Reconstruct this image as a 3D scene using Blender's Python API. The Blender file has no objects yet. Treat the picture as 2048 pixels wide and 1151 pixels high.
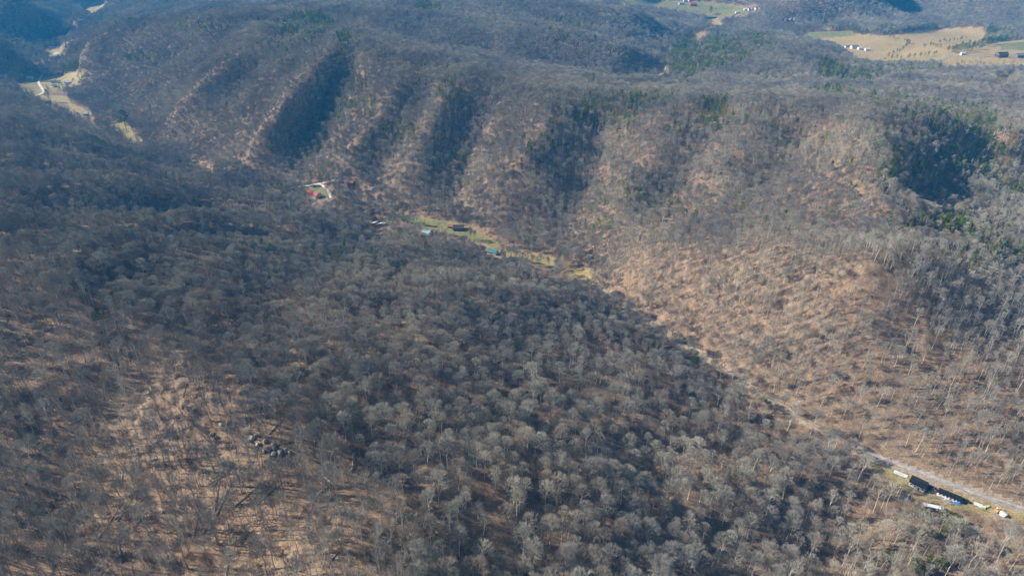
import bpy, math, random
import numpy as np
from mathutils import Vector

# ------------------------------------------------------------------ camera, sky, sun, exposure
scene = bpy.context.scene
R = math.radians
CAMZ = 400.0
PITCH = R(31.0)
FPX = 1365.0                      # focal length in pixels of the 2048 px wide photograph
cam_d = bpy.data.cameras.new('camera')
cam_d.sensor_width = 36.0
cam_d.lens = 36.0 * FPX / 2048.0
cam_d.clip_start = 1.0
cam_d.clip_end = 12000.0
cam = bpy.data.objects.new('camera', cam_d)
scene.collection.objects.link(cam)
cam.location = (0, 0, CAMZ)
cam.rotation_euler = (R(90) - PITCH, 0, 0)
scene.camera = cam

SUN_EL = R(32.0)
SUN_AZ_VEC = Vector((-1.0, 0.20, 0)).normalized()
sun_dir = Vector((SUN_AZ_VEC.x * math.cos(SUN_EL), SUN_AZ_VEC.y * math.cos(SUN_EL), math.sin(SUN_EL)))
sd = bpy.data.lights.new('sun', 'SUN')
sd.energy = 5.0
sd.angle = R(0.5)
sd.color = (1.0, 0.93, 0.82)
sun = bpy.data.objects.new('sun', sd)
scene.collection.objects.link(sun)
sun.rotation_euler = sun_dir.to_track_quat('Z', 'Y').to_euler()
sun.location = (-300, 0, 700)

world = bpy.data.worlds.new('World')
scene.world = world
world.use_nodes = True
wn = world.node_tree
wn.nodes.clear()
wo = wn.nodes.new('ShaderNodeOutputWorld')
wb = wn.nodes.new('ShaderNodeBackground')
sky = wn.nodes.new('ShaderNodeTexSky')
sky.sky_type = 'NISHITA'
sky.sun_disc = False
sky.sun_elevation = SUN_EL
sky.sun_rotation = math.atan2(SUN_AZ_VEC.x, SUN_AZ_VEC.y)
sky.altitude = 600
sky.dust_density = 0.6
sky.ozone_density = 1.5
wb.inputs['Strength'].default_value = 0.05
wn.links.new(sky.outputs[0], wb.inputs[0])
wn.links.new(wb.outputs[0], wo.inputs[0])

scene.view_settings.view_transform = 'Standard'
scene.view_settings.look = 'None'
scene.view_settings.exposure = 1.12
scene.view_settings.gamma = 1.0
scene.render.engine = 'CYCLES'
cy = scene.cycles
cy.max_bounces = 4
cy.diffuse_bounces = 2
cy.glossy_bounces = 1
cy.transmission_bounces = 1
cy.transparent_max_bounces = 2
cy.volume_bounces = 1
cy.use_adaptive_sampling = True
cy.adaptive_threshold = 0.03
cy.use_denoising = True
cy.caustics_reflective = False
cy.caustics_refractive = False

# ------------------------------------------------------------------ picture rays, noise
CP, SP = math.cos(PITCH), math.sin(PITCH)
def ray(px, py):
    u = (px - 1024.0) / FPX
    v = (575.5 - py) / FPX
    return u, CP + v * SP, -SP + v * CP
def PZ(px, py, z):                # the point seen at a pixel that lies at height z (relative to the camera)
    u, dy, dz = ray(px, py)
    t = z / dz
    return (u * t, dy * t, CAMZ + z)
def to_px(x, y, z):
    zz = z - CAMZ
    dep = y * CP - zz * SP
    up = y * SP + zz * CP
    dep_ = np.where(np.abs(dep) < 1, 1, dep)
    return 1024 + FPX * x / dep_, 575.5 - FPX * up / dep_, dep

def _hash(ix, iy, seed):
    h = (ix.astype(np.int64) * 374761393 + iy.astype(np.int64) * 668265263 + seed * 1442695041) & 0xFFFFFFFF
    h = ((h ^ (h >> 13)) * 1274126177) & 0xFFFFFFFF
    h = (h ^ (h >> 16)) & 0xFFFFFFFF
    return h / 4294967295.0
def vnoise(x, y, scale, seed=0):
    x = np.asarray(x, float) / scale
    y = np.asarray(y, float) / scale
    ix, iy = np.floor(x), np.floor(y)
    fx, fy = x - ix, y - iy
    fx = fx * fx * fx * (fx * (fx * 6 - 15) + 10)
    fy = fy * fy * fy * (fy * (fy * 6 - 15) + 10)
    a, b = _hash(ix, iy, seed), _hash(ix + 1, iy, seed)
    c, d = _hash(ix, iy + 1, seed), _hash(ix + 1, iy + 1, seed)
    return (a + (b - a) * fx) * (1 - fy) + (c + (d - c) * fx) * fy
def fbm(x, y, scale, octaves=4, seed=0):
    s = 0
    amp = 1.0
    tot = 0
    for o in range(octaves):
        s = s + amp * vnoise(x, y, scale / 2 ** o, seed + 17 * o)
        tot += amp
        amp *= 0.5
    return s / tot
# ------------------------------------------------------------------ materials
def new_mat(name):
    m = bpy.data.materials.new(name)
    m.use_nodes = True
    nt = m.node_tree
    nt.nodes.clear()
    out = nt.nodes.new('ShaderNodeOutputMaterial')
    b = nt.nodes.new('ShaderNodeBsdfPrincipled')
    b.inputs['Roughness'].default_value = 0.9
    b.inputs['Specular IOR Level'].default_value = 0.15
    nt.links.new(b.outputs[0], out.inputs[0])
    return m, nt, b
def N(nt, t, **kw):
    n = nt.nodes.new(t)
    for k, v in kw.items():
        if k.startswith('i_'):
            key = k[2:]
            n.inputs[int(key) if key.isdigit() else key.replace('_', ' ')].default_value = v
        else:
            setattr(n, k, v)
    return n
def ramp(nt, fac, stops):
    r = nt.nodes.new('ShaderNodeValToRGB')
    el = r.color_ramp.elements
    el[0].position, el[0].color = stops[0][0], (*stops[0][1], 1)
    el[1].position, el[1].color = stops[-1][0], (*stops[-1][1], 1)
    for p, c in stops[1:-1]:
        e = el.new(p); e.color = (*c, 1)
    nt.links.new(fac, r.inputs[0])
    return r.outputs[0]
def mixc(nt, fac, a, b, bt='MIX'):
    m = nt.nodes.new('ShaderNodeMix'); m.data_type = 'RGBA'; m.blend_type = bt
    for s, v in ((m.inputs[0], fac), (m.inputs[6], a), (m.inputs[7], b)):
        if isinstance(v, (int, float)): s.default_value = v
        elif isinstance(v, tuple): s.default_value = (*v, 1)
        else: nt.links.new(v, s)
    return m.outputs[2]
def simple(name, col, rough=0.8, vary=0.25, scale=1.5, metal=0.0, spec=0.2):
    m, nt, b = new_mat(name)
    tc = N(nt, 'ShaderNodeTexCoord')
    no = N(nt, 'ShaderNodeTexNoise', i_Scale=scale, i_Detail=5.0)
    nt.links.new(tc.outputs['Object'], no.inputs['Vector'])
    lo = tuple(c * (1 - vary) for c in col); hi = tuple(min(1, c * (1 + vary * .6)) for c in col)
    nt.links.new(ramp(nt, no.outputs['Fac'], [(0.3, lo), (0.7, hi)]), b.inputs['Base Color'])
    b.inputs['Roughness'].default_value = rough
    b.inputs['Metallic'].default_value = metal
    b.inputs['Specular IOR Level'].default_value = spec
    return m
def ribbed(name, col, pitch=0.4, rough=0.45):
    m, nt, b = new_mat(name)
    tc = N(nt, 'ShaderNodeTexCoord')
    w = N(nt, 'ShaderNodeTexWave', wave_type='BANDS', bands_direction='X', i_Scale=1 / pitch, i_Distortion=0.0)
    nt.links.new(tc.outputs['Object'], w.inputs['Vector'])
    no = N(nt, 'ShaderNodeTexNoise', i_Scale=0.6, i_Detail=5.0)
    nt.links.new(tc.outputs['Object'], no.inputs['Vector'])
    c = ramp(nt, no.outputs['Fac'], [(0.3, tuple(c * .75 for c in col)), (0.7, col)])
    nt.links.new(mixc(nt, w.outputs['Fac'], c, tuple(k * .8 for k in col)), b.inputs['Base Color'])
    b.inputs['Roughness'].default_value = rough
    bp = N(nt, 'ShaderNodeBump', i_Strength=0.3, i_Distance=0.05)
    nt.links.new(w.outputs['Fac'], bp.inputs['Height']); nt.links.new(bp.outputs[0], b.inputs['Normal'])
    return m
def by_tree(name, stops, rough=0.95):   # colour differs from tree to tree
    m, nt, b = new_mat(name)
    oi = N(nt, 'ShaderNodeObjectInfo')
    c = ramp(nt, oi.outputs['Random'], stops)
    geo = N(nt, 'ShaderNodeNewGeometry')
    no = N(nt, 'ShaderNodeTexNoise', i_Scale=0.012, i_Detail=4.0)
    nt.links.new(geo.outputs['Position'], no.inputs['Vector'])
    t = ramp(nt, no.outputs['Fac'], [(0.36, (0.72, 0.71, 0.74)), (0.64, (1.24, 1.18, 1.08))])
    nt.links.new(mixc(nt, 1.0, c, t, 'MULTIPLY'), b.inputs['Base Color'])
    b.inputs['Roughness'].default_value = rough
    b.inputs['Specular IOR Level'].default_value = 0.05
    return m
M = {}
M['twig'] = by_tree('bare_twigs', [(0.0, (0.26, 0.25, 0.22)), (0.25, (0.34, 0.34, 0.305)), (0.45, (0.29, 0.24, 0.195)), (0.65, (0.33, 0.315, 0.27)), (0.85, (0.40, 0.40, 0.36)), (1.0, (0.25, 0.24, 0.215))])
M['bark'] = by_tree('grey_bark', [(0.0, (0.20, 0.17, 0.14)), (0.5, (0.33, 0.30, 0.26)), (0.85, (0.44, 0.41, 0.36)), (1.0, (0.56, 0.54, 0.48))])
M['pale_bark'] = by_tree('pale_bark', [(0.0, (0.40, 0.38, 0.33)), (1.0, (0.62, 0.60, 0.54))])
M['dark_bark'] = simple('dark_bark', (0.09, 0.07, 0.055))
M['needles'] = by_tree('needles', [(0.0, (0.065, 0.11, 0.03)), (0.45, (0.13, 0.18, 0.032)), (0.8, (0.19, 0.22, 0.036)), (1.0, (0.25, 0.21, 0.045))])
M['bush'] = by_tree('bush_leaves', [(0.0, (0.085, 0.115, 0.025)), (1.0, (0.14, 0.16, 0.035))])
M['brush'] = by_tree('brush', [(0.0, (0.20, 0.15, 0.11)), (0.6, (0.27, 0.21, 0.16)), (1.0, (0.32, 0.28, 0.21))])

def ground_mat():
    m, nt, b = new_mat('ground_cover')
    L = nt.links
    tc = N(nt, 'ShaderNodeNewGeometry')
    P = tc.outputs['Position']
    def noise(s, d=5.0, r=.55):
        n = N(nt, 'ShaderNodeTexNoise', i_Scale=s, i_Detail=d, i_Roughness=r)
        L.new(P, n.inputs['Vector']); return n.outputs['Fac']
    n1, n2, n3 = noise(0.02), noise(0.22, 6), noise(1.6, 6, .7)
    lit = ramp(nt, n2, [(0.3, (0.15, 0.100, 0.066)), (0.5, (0.25, 0.168, 0.108)), (0.7, (0.35, 0.245, 0.158))])
    lit2 = ramp(nt, n2, [(0.25, (0.13, 0.09, 0.062)), (0.5, (0.215, 0.155, 0.105)), (0.75, (0.30, 0.23, 0.15))])
    big = ramp(nt, n1, [(0.4, (0, 0, 0)), (0.62, (1, 1, 1))])
    leaf = mixc(nt, big, lit, lit2)
    fine = ramp(nt, n3, [(0.38, (0.42, 0.40, 0.40)), (0.62, (1.35, 1.35, 1.35))])
    leaf = mixc(nt, 1.0, leaf, fine, 'MULTIPLY')
    straw = ramp(nt, n2, [(0.3, (0.30, 0.215, 0.095)), (0.7, (0.45, 0.335, 0.155))])
    green = ramp(nt, n2, [(0.3, (0.11, 0.125, 0.042)), (0.7, (0.225, 0.225, 0.088))])
    fa = N(nt, 'ShaderNodeAttribute', attribute_name='field'); ga = N(nt, 'ShaderNodeAttribute', attribute_name='green')
    n4 = noise(0.05, 5)
    def edge(a, lo=.38, hi=.62):
        ad = N(nt, 'ShaderNodeMath', operation='ADD'); L.new(a, ad.inputs[0])
        mm = N(nt, 'ShaderNodeMath', operation='MULTIPLY_ADD'); L.new(n2, mm.inputs[0]); mm.inputs[1].default_value = .7; mm.inputs[2].default_value = -.35
        L.new(mm.outputs[0], ad.inputs[1])
        mr = N(nt, 'ShaderNodeMapRange'); L.new(ad.outputs[0], mr.inputs[0]); mr.inputs[1].default_value = lo; mr.inputs[2].default_value = hi
        return mr.outputs[0]
    gm = N(nt, 'ShaderNodeMath', operation='MULTIPLY_ADD'); L.new(n4, gm.inputs[0]); gm.inputs[1].default_value = 1.2; gm.inputs[2].default_value = -.6
    ga2 = N(nt, 'ShaderNodeMath', operation='ADD', use_clamp=True); L.new(ga.outputs['Fac'], ga2.inputs[0]); L.new(gm.outputs[0], ga2.inputs[1])
    fieldc = mixc(nt, 1.0, mixc(nt, ga2.outputs[0], straw, green), fine, 'MULTIPLY')
    col = mixc(nt, edge(fa.outputs['Fac']), leaf, fieldc)
    da = N(nt, 'ShaderNodeAttribute', attribute_name='dirt')
    dirt = mixc(nt, 1.0, ramp(nt, n2, [(0.3, (0.26, 0.20, 0.14)), (0.7, (0.40, 0.33, 0.25))]), fine, 'MULTIPLY')
    col = mixc(nt, edge(da.outputs['Fac']), col, dirt)
    L.new(col, b.inputs['Base Color'])
    bp = N(nt, 'ShaderNodeBump', i_Strength=0.9, i_Distance=0.5)
    L.new(n3, bp.inputs['Height']); L.new(bp.outputs[0], b.inputs['Normal'])
    return m
M['ground'] = ground_mat()

# ------------------------------------------------------------------ linking helpers
def link(o): scene.collection.objects.link(o); return o
def mesh_np(name, v, f, mats, mi=None):
    me = bpy.data.meshes.new(name)
    v = np.asarray(v, np.float32); 
    me.vertices.add(len(v)); me.vertices.foreach_set('co', v.ravel())
    lens = np.array([len(q) for q in f], np.int32) if not isinstance(f, np.ndarray) else np.full(len(f), f.shape[1], np.int32)
    flat = np.asarray(f, np.int32).ravel() if isinstance(f, np.ndarray) else np.fromiter((i for q in f for i in q), np.int32)
    me.loops.add(len(flat)); me.loops.foreach_set('vertex_index', flat)
    st = np.r_[0, np.cumsum(lens)[:-1]].astype(np.int32)
    me.polygons.add(len(lens)); me.polygons.foreach_set('loop_start', st); me.polygons.foreach_set('loop_total', lens)
    for m in mats: me.materials.append(m)
    if mi is not None: me.polygons.foreach_set('material_index', np.asarray(mi, np.int32))
    me.update(calc_edges=True)
    return me
def tag(o, label=None, cat=None, group=None, kind=None):
    if label: o['label'] = label
    if cat: o['category'] = cat
    if group: o['group'] = group
    if kind: o['kind'] = kind
    return o
def empty(name, loc, rz=0.0):
    o = link(bpy.data.objects.new(name, None)); o.location = loc; o.rotation_euler = (0, 0, rz); o.empty_display_size = 1; return o
def obj(name, me, parent=None, loc=None):
    o = link(bpy.data.objects.new(name, me))
    if parent is not None: o.parent = parent
    if loc is not None: o.location = loc
    return o
class MB:                          # collects simple solids into one mesh
    def __init__(s): s.v = []; s.f = []
    def add(s, vs, fs):
        n = len(s.v); s.v += [tuple(q) for q in vs]; s.f += [tuple(i + n for i in q) for q in fs]; return s
    def box(s, x, y, z, lx, ly, lz, rz=0.0, tilt=0.0):
        c, n = math.cos(rz), math.sin(rz); vs = []
        for dz in (0, 1):
            for dx, dy in ((-.5, -.5), (.5, -.5), (.5, .5), (-.5, .5)):
                a, b = dx * lx, dy * ly
                vs.append((x + a * c - b * n, y + a * n + b * c, z + dz * lz + a * tilt))
        return s.add(vs, [(3, 2, 1, 0), (4, 5, 6, 7), (0, 1, 5, 4), (1, 2, 6, 5), (2, 3, 7, 6), (3, 0, 4, 7)])
    def loft(s, rings, cap=True):
        k = len(rings[0]); vs = [p for r in rings for p in r]; fs = []
        for i in range(len(rings) - 1):
            for j in range(k):
                fs.append((i * k + j, i * k + (j + 1) % k, (i + 1) * k + (j + 1) % k, (i + 1) * k + j))
        if cap: fs += [tuple(range(k))[::-1], tuple(range((len(rings) - 1) * k, len(rings) * k))]
        return s.add(vs, fs)
    def tube(s, pts, rad, k=6):
        rings = []
        for i, p in enumerate(pts):
            p = Vector(p); a = Vector(pts[max(i - 1, 0)]); b = Vector(pts[min(i + 1, len(pts) - 1)])
            d = (b - a).normalized(); u = d.orthogonal().normalized(); w = d.cross(u)
            rings.append([p + (u * math.cos(2 * math.pi * j / k) + w * math.sin(2 * math.pi * j / k)) * rad[i] for j in range(k)])
        return s.loft(rings)
    def build(s, name, mat, parent=None, loc=None):
        me = bpy.data.meshes.new(name); me.from_pydata(s.v, [], s.f); me.materials.append(mat); me.update()
        return obj(name, me, parent, loc)
# ------------------------------------------------------------------ terrain: ridge and valley lines, heights between them solved as a membrane
CH = 13.0                          # canopy height over the ground on the crests
# valley floor: (pixel x, pixel y, height below the camera), and half width in metres
valley = [(2300, 1130, -345), (2048, 1014, -348), (1930, 988, -349), (1840, 950, -350), (1720, 895, -351), (1610, 842, -352), (1500, 770, -353),
          (1390, 700, -354), (1300, 640, -355), (1160, 552, -358), (1080, 520, -360), (990, 490, -361), (920, 460, -362), (800, 430, -364),
          (720, 395, -366), (640, 382, -369), (540, 372, -371), (400, 332, -376), (290, 275, -381), (250, 255, -384), (180, 215, -388),
          (110, 180, -393), (80, 150, -397), (90, 110, -404), (120, 80, -408), (160, 40, -412), (190, 10, -414)]
def line(pts, off=0.0):
    return [PZ(px, py, z) if True else None for px, py, z in pts] if off == 0 else [(lambda p: (p[0], p[1], p[2] - off))(PZ(px, py, z)) for px, py, z in pts]
V = line(valley)
lines = []                         # (points, half width)
lines.append((V[:6], 9)); lines.append((V[5:9], 7)); lines.append((V[8:19], 16)); lines.append((V[18:], 34))

def bow(pts, k):                   # lift a rib or deepen a ravine between its ends
    n = len(pts) - 1
    return [(a, b, c + k * min(1.0, 2.2 * math.sin(math.pi * min(1, (i + .35) / (n + .35))))) for i, (a, b, c) in enumerate(pts)]
def crest(pts, k=0):
    L = line(bow(pts, k), CH)
    lines.append((L, 0))
    return L
def resample(L, n):
    L = np.array(L, float)
    d = np.r_[0, np.cumsum(np.linalg.norm(np.diff(L[:, :2], axis=0), axis=1))]
    s = np.linspace(0, d[-1], n)
    return np.stack([np.interp(s, d, L[:, k]) for k in range(3)], 1)
def hollow(A, B, d0, d1, n=8):
    a, b = resample(A, n), resample(B, n)
    m = (a + b) / 2
    m[:, 2] = np.minimum(a[:, 2], b[:, 2]) - np.linspace(d0, d1, n) - 14
    m[:, 2] = np.maximum(m[:, 2], CAMZ - 372)
    lines.append(([tuple(q) for q in m], 0))

# spurs coming down from the left
sa = crest([(-260, 120, -300), (-100, 150, -308), (0, 172, -318), (150, 232, -340), (300, 298, -352), (390, 335, -362)])
sb = crest([(-320, 170, -262), (-100, 195, -275), (0, 215, -290), (200, 262, -315), (320, 315, -342)])
sc_ = crest([(-380, 250, -285), (-120, 270, -288), (0, 285, -291), (200, 308, -312), (380, 347, -342), (490, 376, -356)], 5)
sd_ = crest([(-420, 330, -276), (-120, 345, -278), (0, 350, -280), (250, 348, -302), (450, 372, -334), (620, 398, -350), (720, 425, -358)], 8)
se = crest([(-460, 420, -256), (-140, 430, -256), (0, 428, -257), (200, 412, -274), (400, 420, -298), (600, 428, -330), (760, 448, -352)], 8)
sf = crest([(-500, 520, -236), (-150, 500, -238), (0, 485, -241), (150, 470, -252), (350, 466, -278), (560, 482, -316), (750, 488, -328), (880, 480, -345), (950, 490, -354)], 6)
sg = crest([(250, 600, -258), (450, 596, -270), (600, 588, -282), (850, 563, -298), (1020, 553, -310), (1150, 596, -325), (1280, 655, -345)])
hollow(sa, sb, 16, 6)
hollow(sb, sc_, 20, 10)
hollow(sc_, sd_, 26, 6)
hollow(sd_, se, 14, 8)
hollow(se, sf, 6, 8)
lines.append((line([(360, 530, -284), (450, 545, -298), (560, 550, -310), (700, 545, -328), (850, 530, -345)]), 0))
# main ridge the spurs leave, outside the left edge
lines.append(([sa[0], sb[0], sc_[0], sd_[0], se[0], sf[0], PZ(-560, 800, -235), PZ(-600, 1151, -245)], 0))
# near ridge: from the foreground knoll towards the camera
sh = crest([(250, 600, -258), (330, 660, -254), (430, 740, -250), (520, 830, -250), (600, 900, -252), (680, 1010, -254), (760, 1180, -252), (900, 1500, -245)])
lines.append((line([(60, 720, -262), (-20, 850, -284), (60, 1000, -300), (260, 1150, -305), (450, 1300, -310)]), 0))
lines.append((line([(-250, 700, -258), (-300, 900, -268), (-350, 1200, -280)]), 0))
# wooded bowl in front: ravines and ribs
lines.append((line([(600, 720, -274), (690, 860, -282), (820, 905, -290), (1000, 915, -303), (1180, 925, -318), (1400, 965, -333), (1620, 1000, -345), (1840, 1050, -350)]), 0))
crest([(620, 640, -276), (760, 720, -280), (900, 760, -288), (1100, 800, -300), (1300, 850, -322), (1480, 890, -336)])
lines.append((line([(720, 660, -294), (900, 690, -306), (1080, 715, -322), (1250, 745, -338), (1400, 780, -350)]), 0))
crest([(700, 1100, -252), (850, 1040, -264), (1000, 1020, -280), (1200, 1030, -300), (1400, 1060, -322), (1600, 1100, -338)])
lines.append((line([(900, 1150, -290), (1100, 1130, -305), (1400, 1180, -328), (1700, 1180, -345), (2000, 1180, -350)]), 0))
crest([(900, 1500, -245), (1300, 1450, -262), (1700, 1400, -290), (2200, 1400, -300)])
# hill across the road on the right
shc = crest([(1190, 510, -338), (1290, 492, -310), (1500, 470, -272), (1640, 468, -254), (1775, 464, -230), (1860, 490, -250), (1960, 525, -274), (2060, 570, -296), (2300, 640, -315)])
lines.append((line([(1200, 470, -338), (1330, 440, -318), (1500, 435, -300), (1650, 440, -288), (1790, 425, -284), (1900, 420, -310), (2060, 450, -326), (2350, 500, -330)]), 0))
# the long ridge behind it and its spurs
sbr = crest([(150, 75, -290), (250, 25, -262), (420, 28, -246), (540, 35, -240), (640, 62, -233), (720, 92, -237), (800, 125, -246), (900, 150, -256), (1050, 172, -264), (1200, 195, -267),
             (1350, 203, -264), (1500, 192, -256), (1600, 190, -252), (1700, 196, -248), (1850, 213, -246), (2048, 222, -250), (2400, 240, -255)])
def rib(pts, k=8): lines.append((line(bow(pts, k), CH), 0))
def rav(pts, k=-14): lines.append((line(bow(pts, k)), 0))
rib([(520, 38, -240), (430, 120, -268), (330, 190, -310), (260, 235, -352)])
rav([(580, 80, -262), (500, 160, -295), (420, 240, -332), (350, 300, -370)], -1)
rib([(660, 80, -234), (600, 150, -262), (520, 220, -294), (450, 285, -330), (420, 320, -358)])
rav([(700, 130, -268), (670, 190, -295), (632, 260, -320), (595, 330, -352), (570, 362, -368)], -9)
rib([(790, 122, -246), (760, 190, -272), (720, 250, -298), (660, 330, -340), (630, 362, -362)])
rav([(840, 180, -275), (810, 250, -300), (760, 310, -328), (715, 375, -360)], -3)
rib([(900, 152, -256), (880, 200, -272), (840, 260, -296), (800, 330, -328), (770, 385, -352)])
rav([(965, 210, -282), (920, 270, -304), (905, 340, -330), (895, 400, -350), (900, 445, -361)], -11)
rib([(1080, 178, -264), (1100, 225, -276), (1050, 300, -300), (985, 370, -328), (940, 420, -350)])
rav([(1200, 245, -290), (1190, 310, -308), (1160, 380, -328), (1130, 440, -345), (1090, 500, -358)])
rib([(1340, 205, -264), (1330, 260, -282), (1270, 340, -302), (1215, 410, -322), (1170, 470, -342)])
rav([(1420, 270, -288), (1370, 330, -302), (1300, 400, -318), (1230, 455, -335)], -8)
rib([(1520, 192, -255), (1480, 280, -278), (1420, 350, -292), (1350, 410, -308)])
rav([(1610, 280, -280), (1560, 350, -292), (1480, 410, -302)], -6)
rib([(1730, 200, -234), (1765, 270, -230), (1800, 330, -238), (1800, 400, -258), (1710, 430, -280)])
rav([(1910, 240, -280), (1960, 300, -302), (1950, 360, -312), (1890, 410, -314)], -6)
rav([(2300, 260, -292), (2200, 310, -318), (2080, 370, -326), (1990, 410, -328)], -10)
# country behind the long ridge
rib([(760, 20, -262), (950, 26, -278), (1100, 62, -294), (1240, 84, -312), (1290, 118, -335)])
rav([(800, 95, -285), (950, 118, -300), (1100, 140, -322), (1240, 160, -355)], -26)
rib([(980, -25, -275), (1150, -2, -290), (1280, 30, -318), (1350, 45, -348)])
rav([(900, 5, -300), (1100, 30, -325), (1230, 55, -350), (1330, 75, -372)], -22)
lines.append((line([(1215, 182, -352), (1290, 150, -366), (1330, 135, -370)]), 12))
lines.append((line([(1330, 105, -372), (1390, 74, -376), (1430, 46, -380)]), 22))
rib([(1345, 100, -330), (1400, 84, -318), (1470, 74, -312), (1535, 66, -308), (1600, 76, -314), (1660, 92, -328), (1725, 130, -350)])
rav([(1400, 190, -318), (1600, 180, -325), (1800, 172, -322), (2048, 170, -310)])
lines.append((line([(1310, 8, -382), (1400, 14, -384), (1500, 24, -386)]), 60))
lines.append((line([(1600, 78, -384), (1700, 100, -372), (1800, 90, -372), (1900, 80, -368), (2048, 90, -362), (2300, 95, -355)]), 40))
lines.append((line([(1720, 122, -360), (1850, 125, -352), (2048, 128, -346), (2300, 135, -340)]), 25))
rib([(1520, 55, -372), (1600, 48, -378), (1680, 50, -376)])
# the mountain behind the far fields, and the hills closing the top left
Dm = [(-2600, 3000, 200), (-1500, 3100, 185), (-900, 3000, 120), (-300, 3150, 150), (300, 3200, 190), (900, 3250, 215), (1500, 3100, 250), (2400, 2700, 300), (3000, 2400, 310)]
lines.append((Dm, 0))
lines.append((line([(1500, -12, -386), (1600, 5, -386), (1750, 22, -384), (1850, 40, -376), (1960, 48, -366), (2300, 60, -355)]), 10))
lines.append(([(940, 3250, 450), (935, 2750, 400), (930, 2440, 320), (935, 2290, 210), (945, 2180, 60)], 0))  # added spur, crest out of view, raised to shade the mountain's foot
lines.append(([(1250, 3050, 120), (1200, 2750, 50), (1180, 2500, 22)], 0))
lines.append(([(1500, 3100, 250), (1420, 2750, 170), (1330, 2450, 90)], 0))
lines.append(([(2400, 2700, 300), (2050, 2450, 190), (1750, 2150, 90)], 0))
rib([(-300, 40, -290), (-100, 52, -294), (0, 52, -298), (80, 50, -310), (130, 62, -330), (150, 78, -375)])
rib([(-200, -60, -250), (20, -30, -270), (120, -5, -300), (150, 8, -340)])
rav([(-250, 90, -340), (-60, 110, -375), (20, 118, -398)])
lines.append(([(-1300, 2600, 150), (-900, 2500, 90), (-700, 2700, 100)], 0))

GX0, GX1, GY0, GY1, GS = -3200.0, 3200.0, -300.0, 3400.0, 10.0
NX, NY = int((GX1 - GX0) / GS) + 1, int((GY1 - GY0) / GS) + 1
def solve():
    acc = np.zeros((NY, NX)); cnt = np.zeros((NY, NX))
    for L, w in lines:
        L = np.array(L, float)
        seg = np.linalg.norm(np.diff(L[:, :2], axis=0), axis=1)
        tot = seg.sum()
        P = resample(L, max(2, int(tot / 4)))
        T = np.gradient(P[:, :2], axis=0)
        T /= np.linalg.norm(T, axis=1)[:, None] + 1e-9
        Nn = np.stack([-T[:, 1], T[:, 0]], 1)
        for o in np.arange(-w, w + 0.1, 5.0) if w else [0.0]:
            q = P[:, :2] + Nn * o
            ix = np.round((q[:, 0] - GX0) / GS).astype(int)
            iy = np.round((q[:, 1] - GY0) / GS).astype(int)
            ok = (ix >= 0) & (ix < NX) & (iy >= 0) & (iy < NY)
            np.add.at(acc, (iy[ok], ix[ok]), P[ok, 2]); np.add.at(cnt, (iy[ok], ix[ok]), 1)
    lv = []
    a, c = acc, cnt
    while min(a.shape) > 12:
        lv.append((a, c))
        h, w_ = (a.shape[0] + 1) // 2 * 2, (a.shape[1] + 1) // 2 * 2
        A = np.zeros((h, w_)); C_ = np.zeros((h, w_))
        A[:a.shape[0], :a.shape[1]] = a; C_[:a.shape[0], :a.shape[1]] = c
        a = A.reshape(h // 2, 2, w_ // 2, 2).sum((1, 3)); c = C_.reshape(h // 2, 2, w_ // 2, 2).sum((1, 3))
    lv.append((a, c))
    H = np.full(a.shape, 100.0)
    for k, (a, c) in enumerate(reversed(lv)):
        if H.shape != a.shape:
            H = np.repeat(np.repeat(H, 2, 0), 2, 1)[:a.shape[0], :a.shape[1]]
        m = c > 0
        val = np.where(m, a / np.maximum(c, 1), 0)
        for _ in range(260):
            Q = np.pad(H, 1, mode='edge')
            H = (Q[:-2, 1:-1] + Q[2:, 1:-1] + Q[1:-1, :-2] + Q[1:-1, 2:]) * 0.25
            H[m] = val[m]
    for _ in range(5):
        Q = np.pad(H, 1, mode='edge')
        H = H * 0.4 + 0.15 * (Q[:-2, 1:-1] + Q[2:, 1:-1] + Q[1:-1, :-2] + Q[1:-1, 2:])
    return H
HG = solve()
# height above the nearest valley floor drives how rough the ground is
FLAT = np.zeros((NY, NX))
gx, gy = np.meshgrid(GX0 + GS * np.arange(NX), GY0 + GS * np.arange(NY))
for L, w in lines:
    if w:
        P = resample(L, 60)
        for q in P:
            d2 = (gx - q[0]) ** 2 + (gy - q[1]) ** 2
            FLAT = np.maximum(FLAT, np.exp(-d2 / (w * 2.2 + 18) ** 2))
def bil(G, x, y):
    fx = np.clip((np.asarray(x, float) - GX0) / GS, 0, NX - 1.001)
    fy = np.clip((np.asarray(y, float) - GY0) / GS, 0, NY - 1.001)
    ix, iy = fx.astype(int), fy.astype(int)
    fx, fy = fx - ix, fy - iy
    return (G[iy, ix] * (1 - fx) + G[iy, ix + 1] * fx) * (1 - fy) + (G[iy + 1, ix] * (1 - fx) + G[iy + 1, ix + 1] * fx) * fy
def ground(x, y):
    x = np.asarray(x, float); y = np.asarray(y, float)
    wx = x + 30 * (fbm(x, y, 130, 2, 5) - .5) * 0.5
    wy = y + 30 * (fbm(x, y, 130, 2, 9) - .5) * 0.5
    h = bil(HG, wx, wy)
    f = 1 - bil(FLAT, x, y)
    r = 1 - np.abs(2 * fbm(x, y, 95, 3, 21) - 1) * 2.2
    far = np.clip((y - 900) / 900, 0, 1)
    h = h + f * ((fbm(x, y, 60, 3, 3) - .5) * 9 * (1 - .5 * far) + (r - .4) * (5 - 3 * far))
    r2 = 1 - np.abs(2 * fbm(x, y, 420, 2, 77) - 1) * 2.2
    h = h + f * far * (r2 - .4) * 20
    return h
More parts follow.
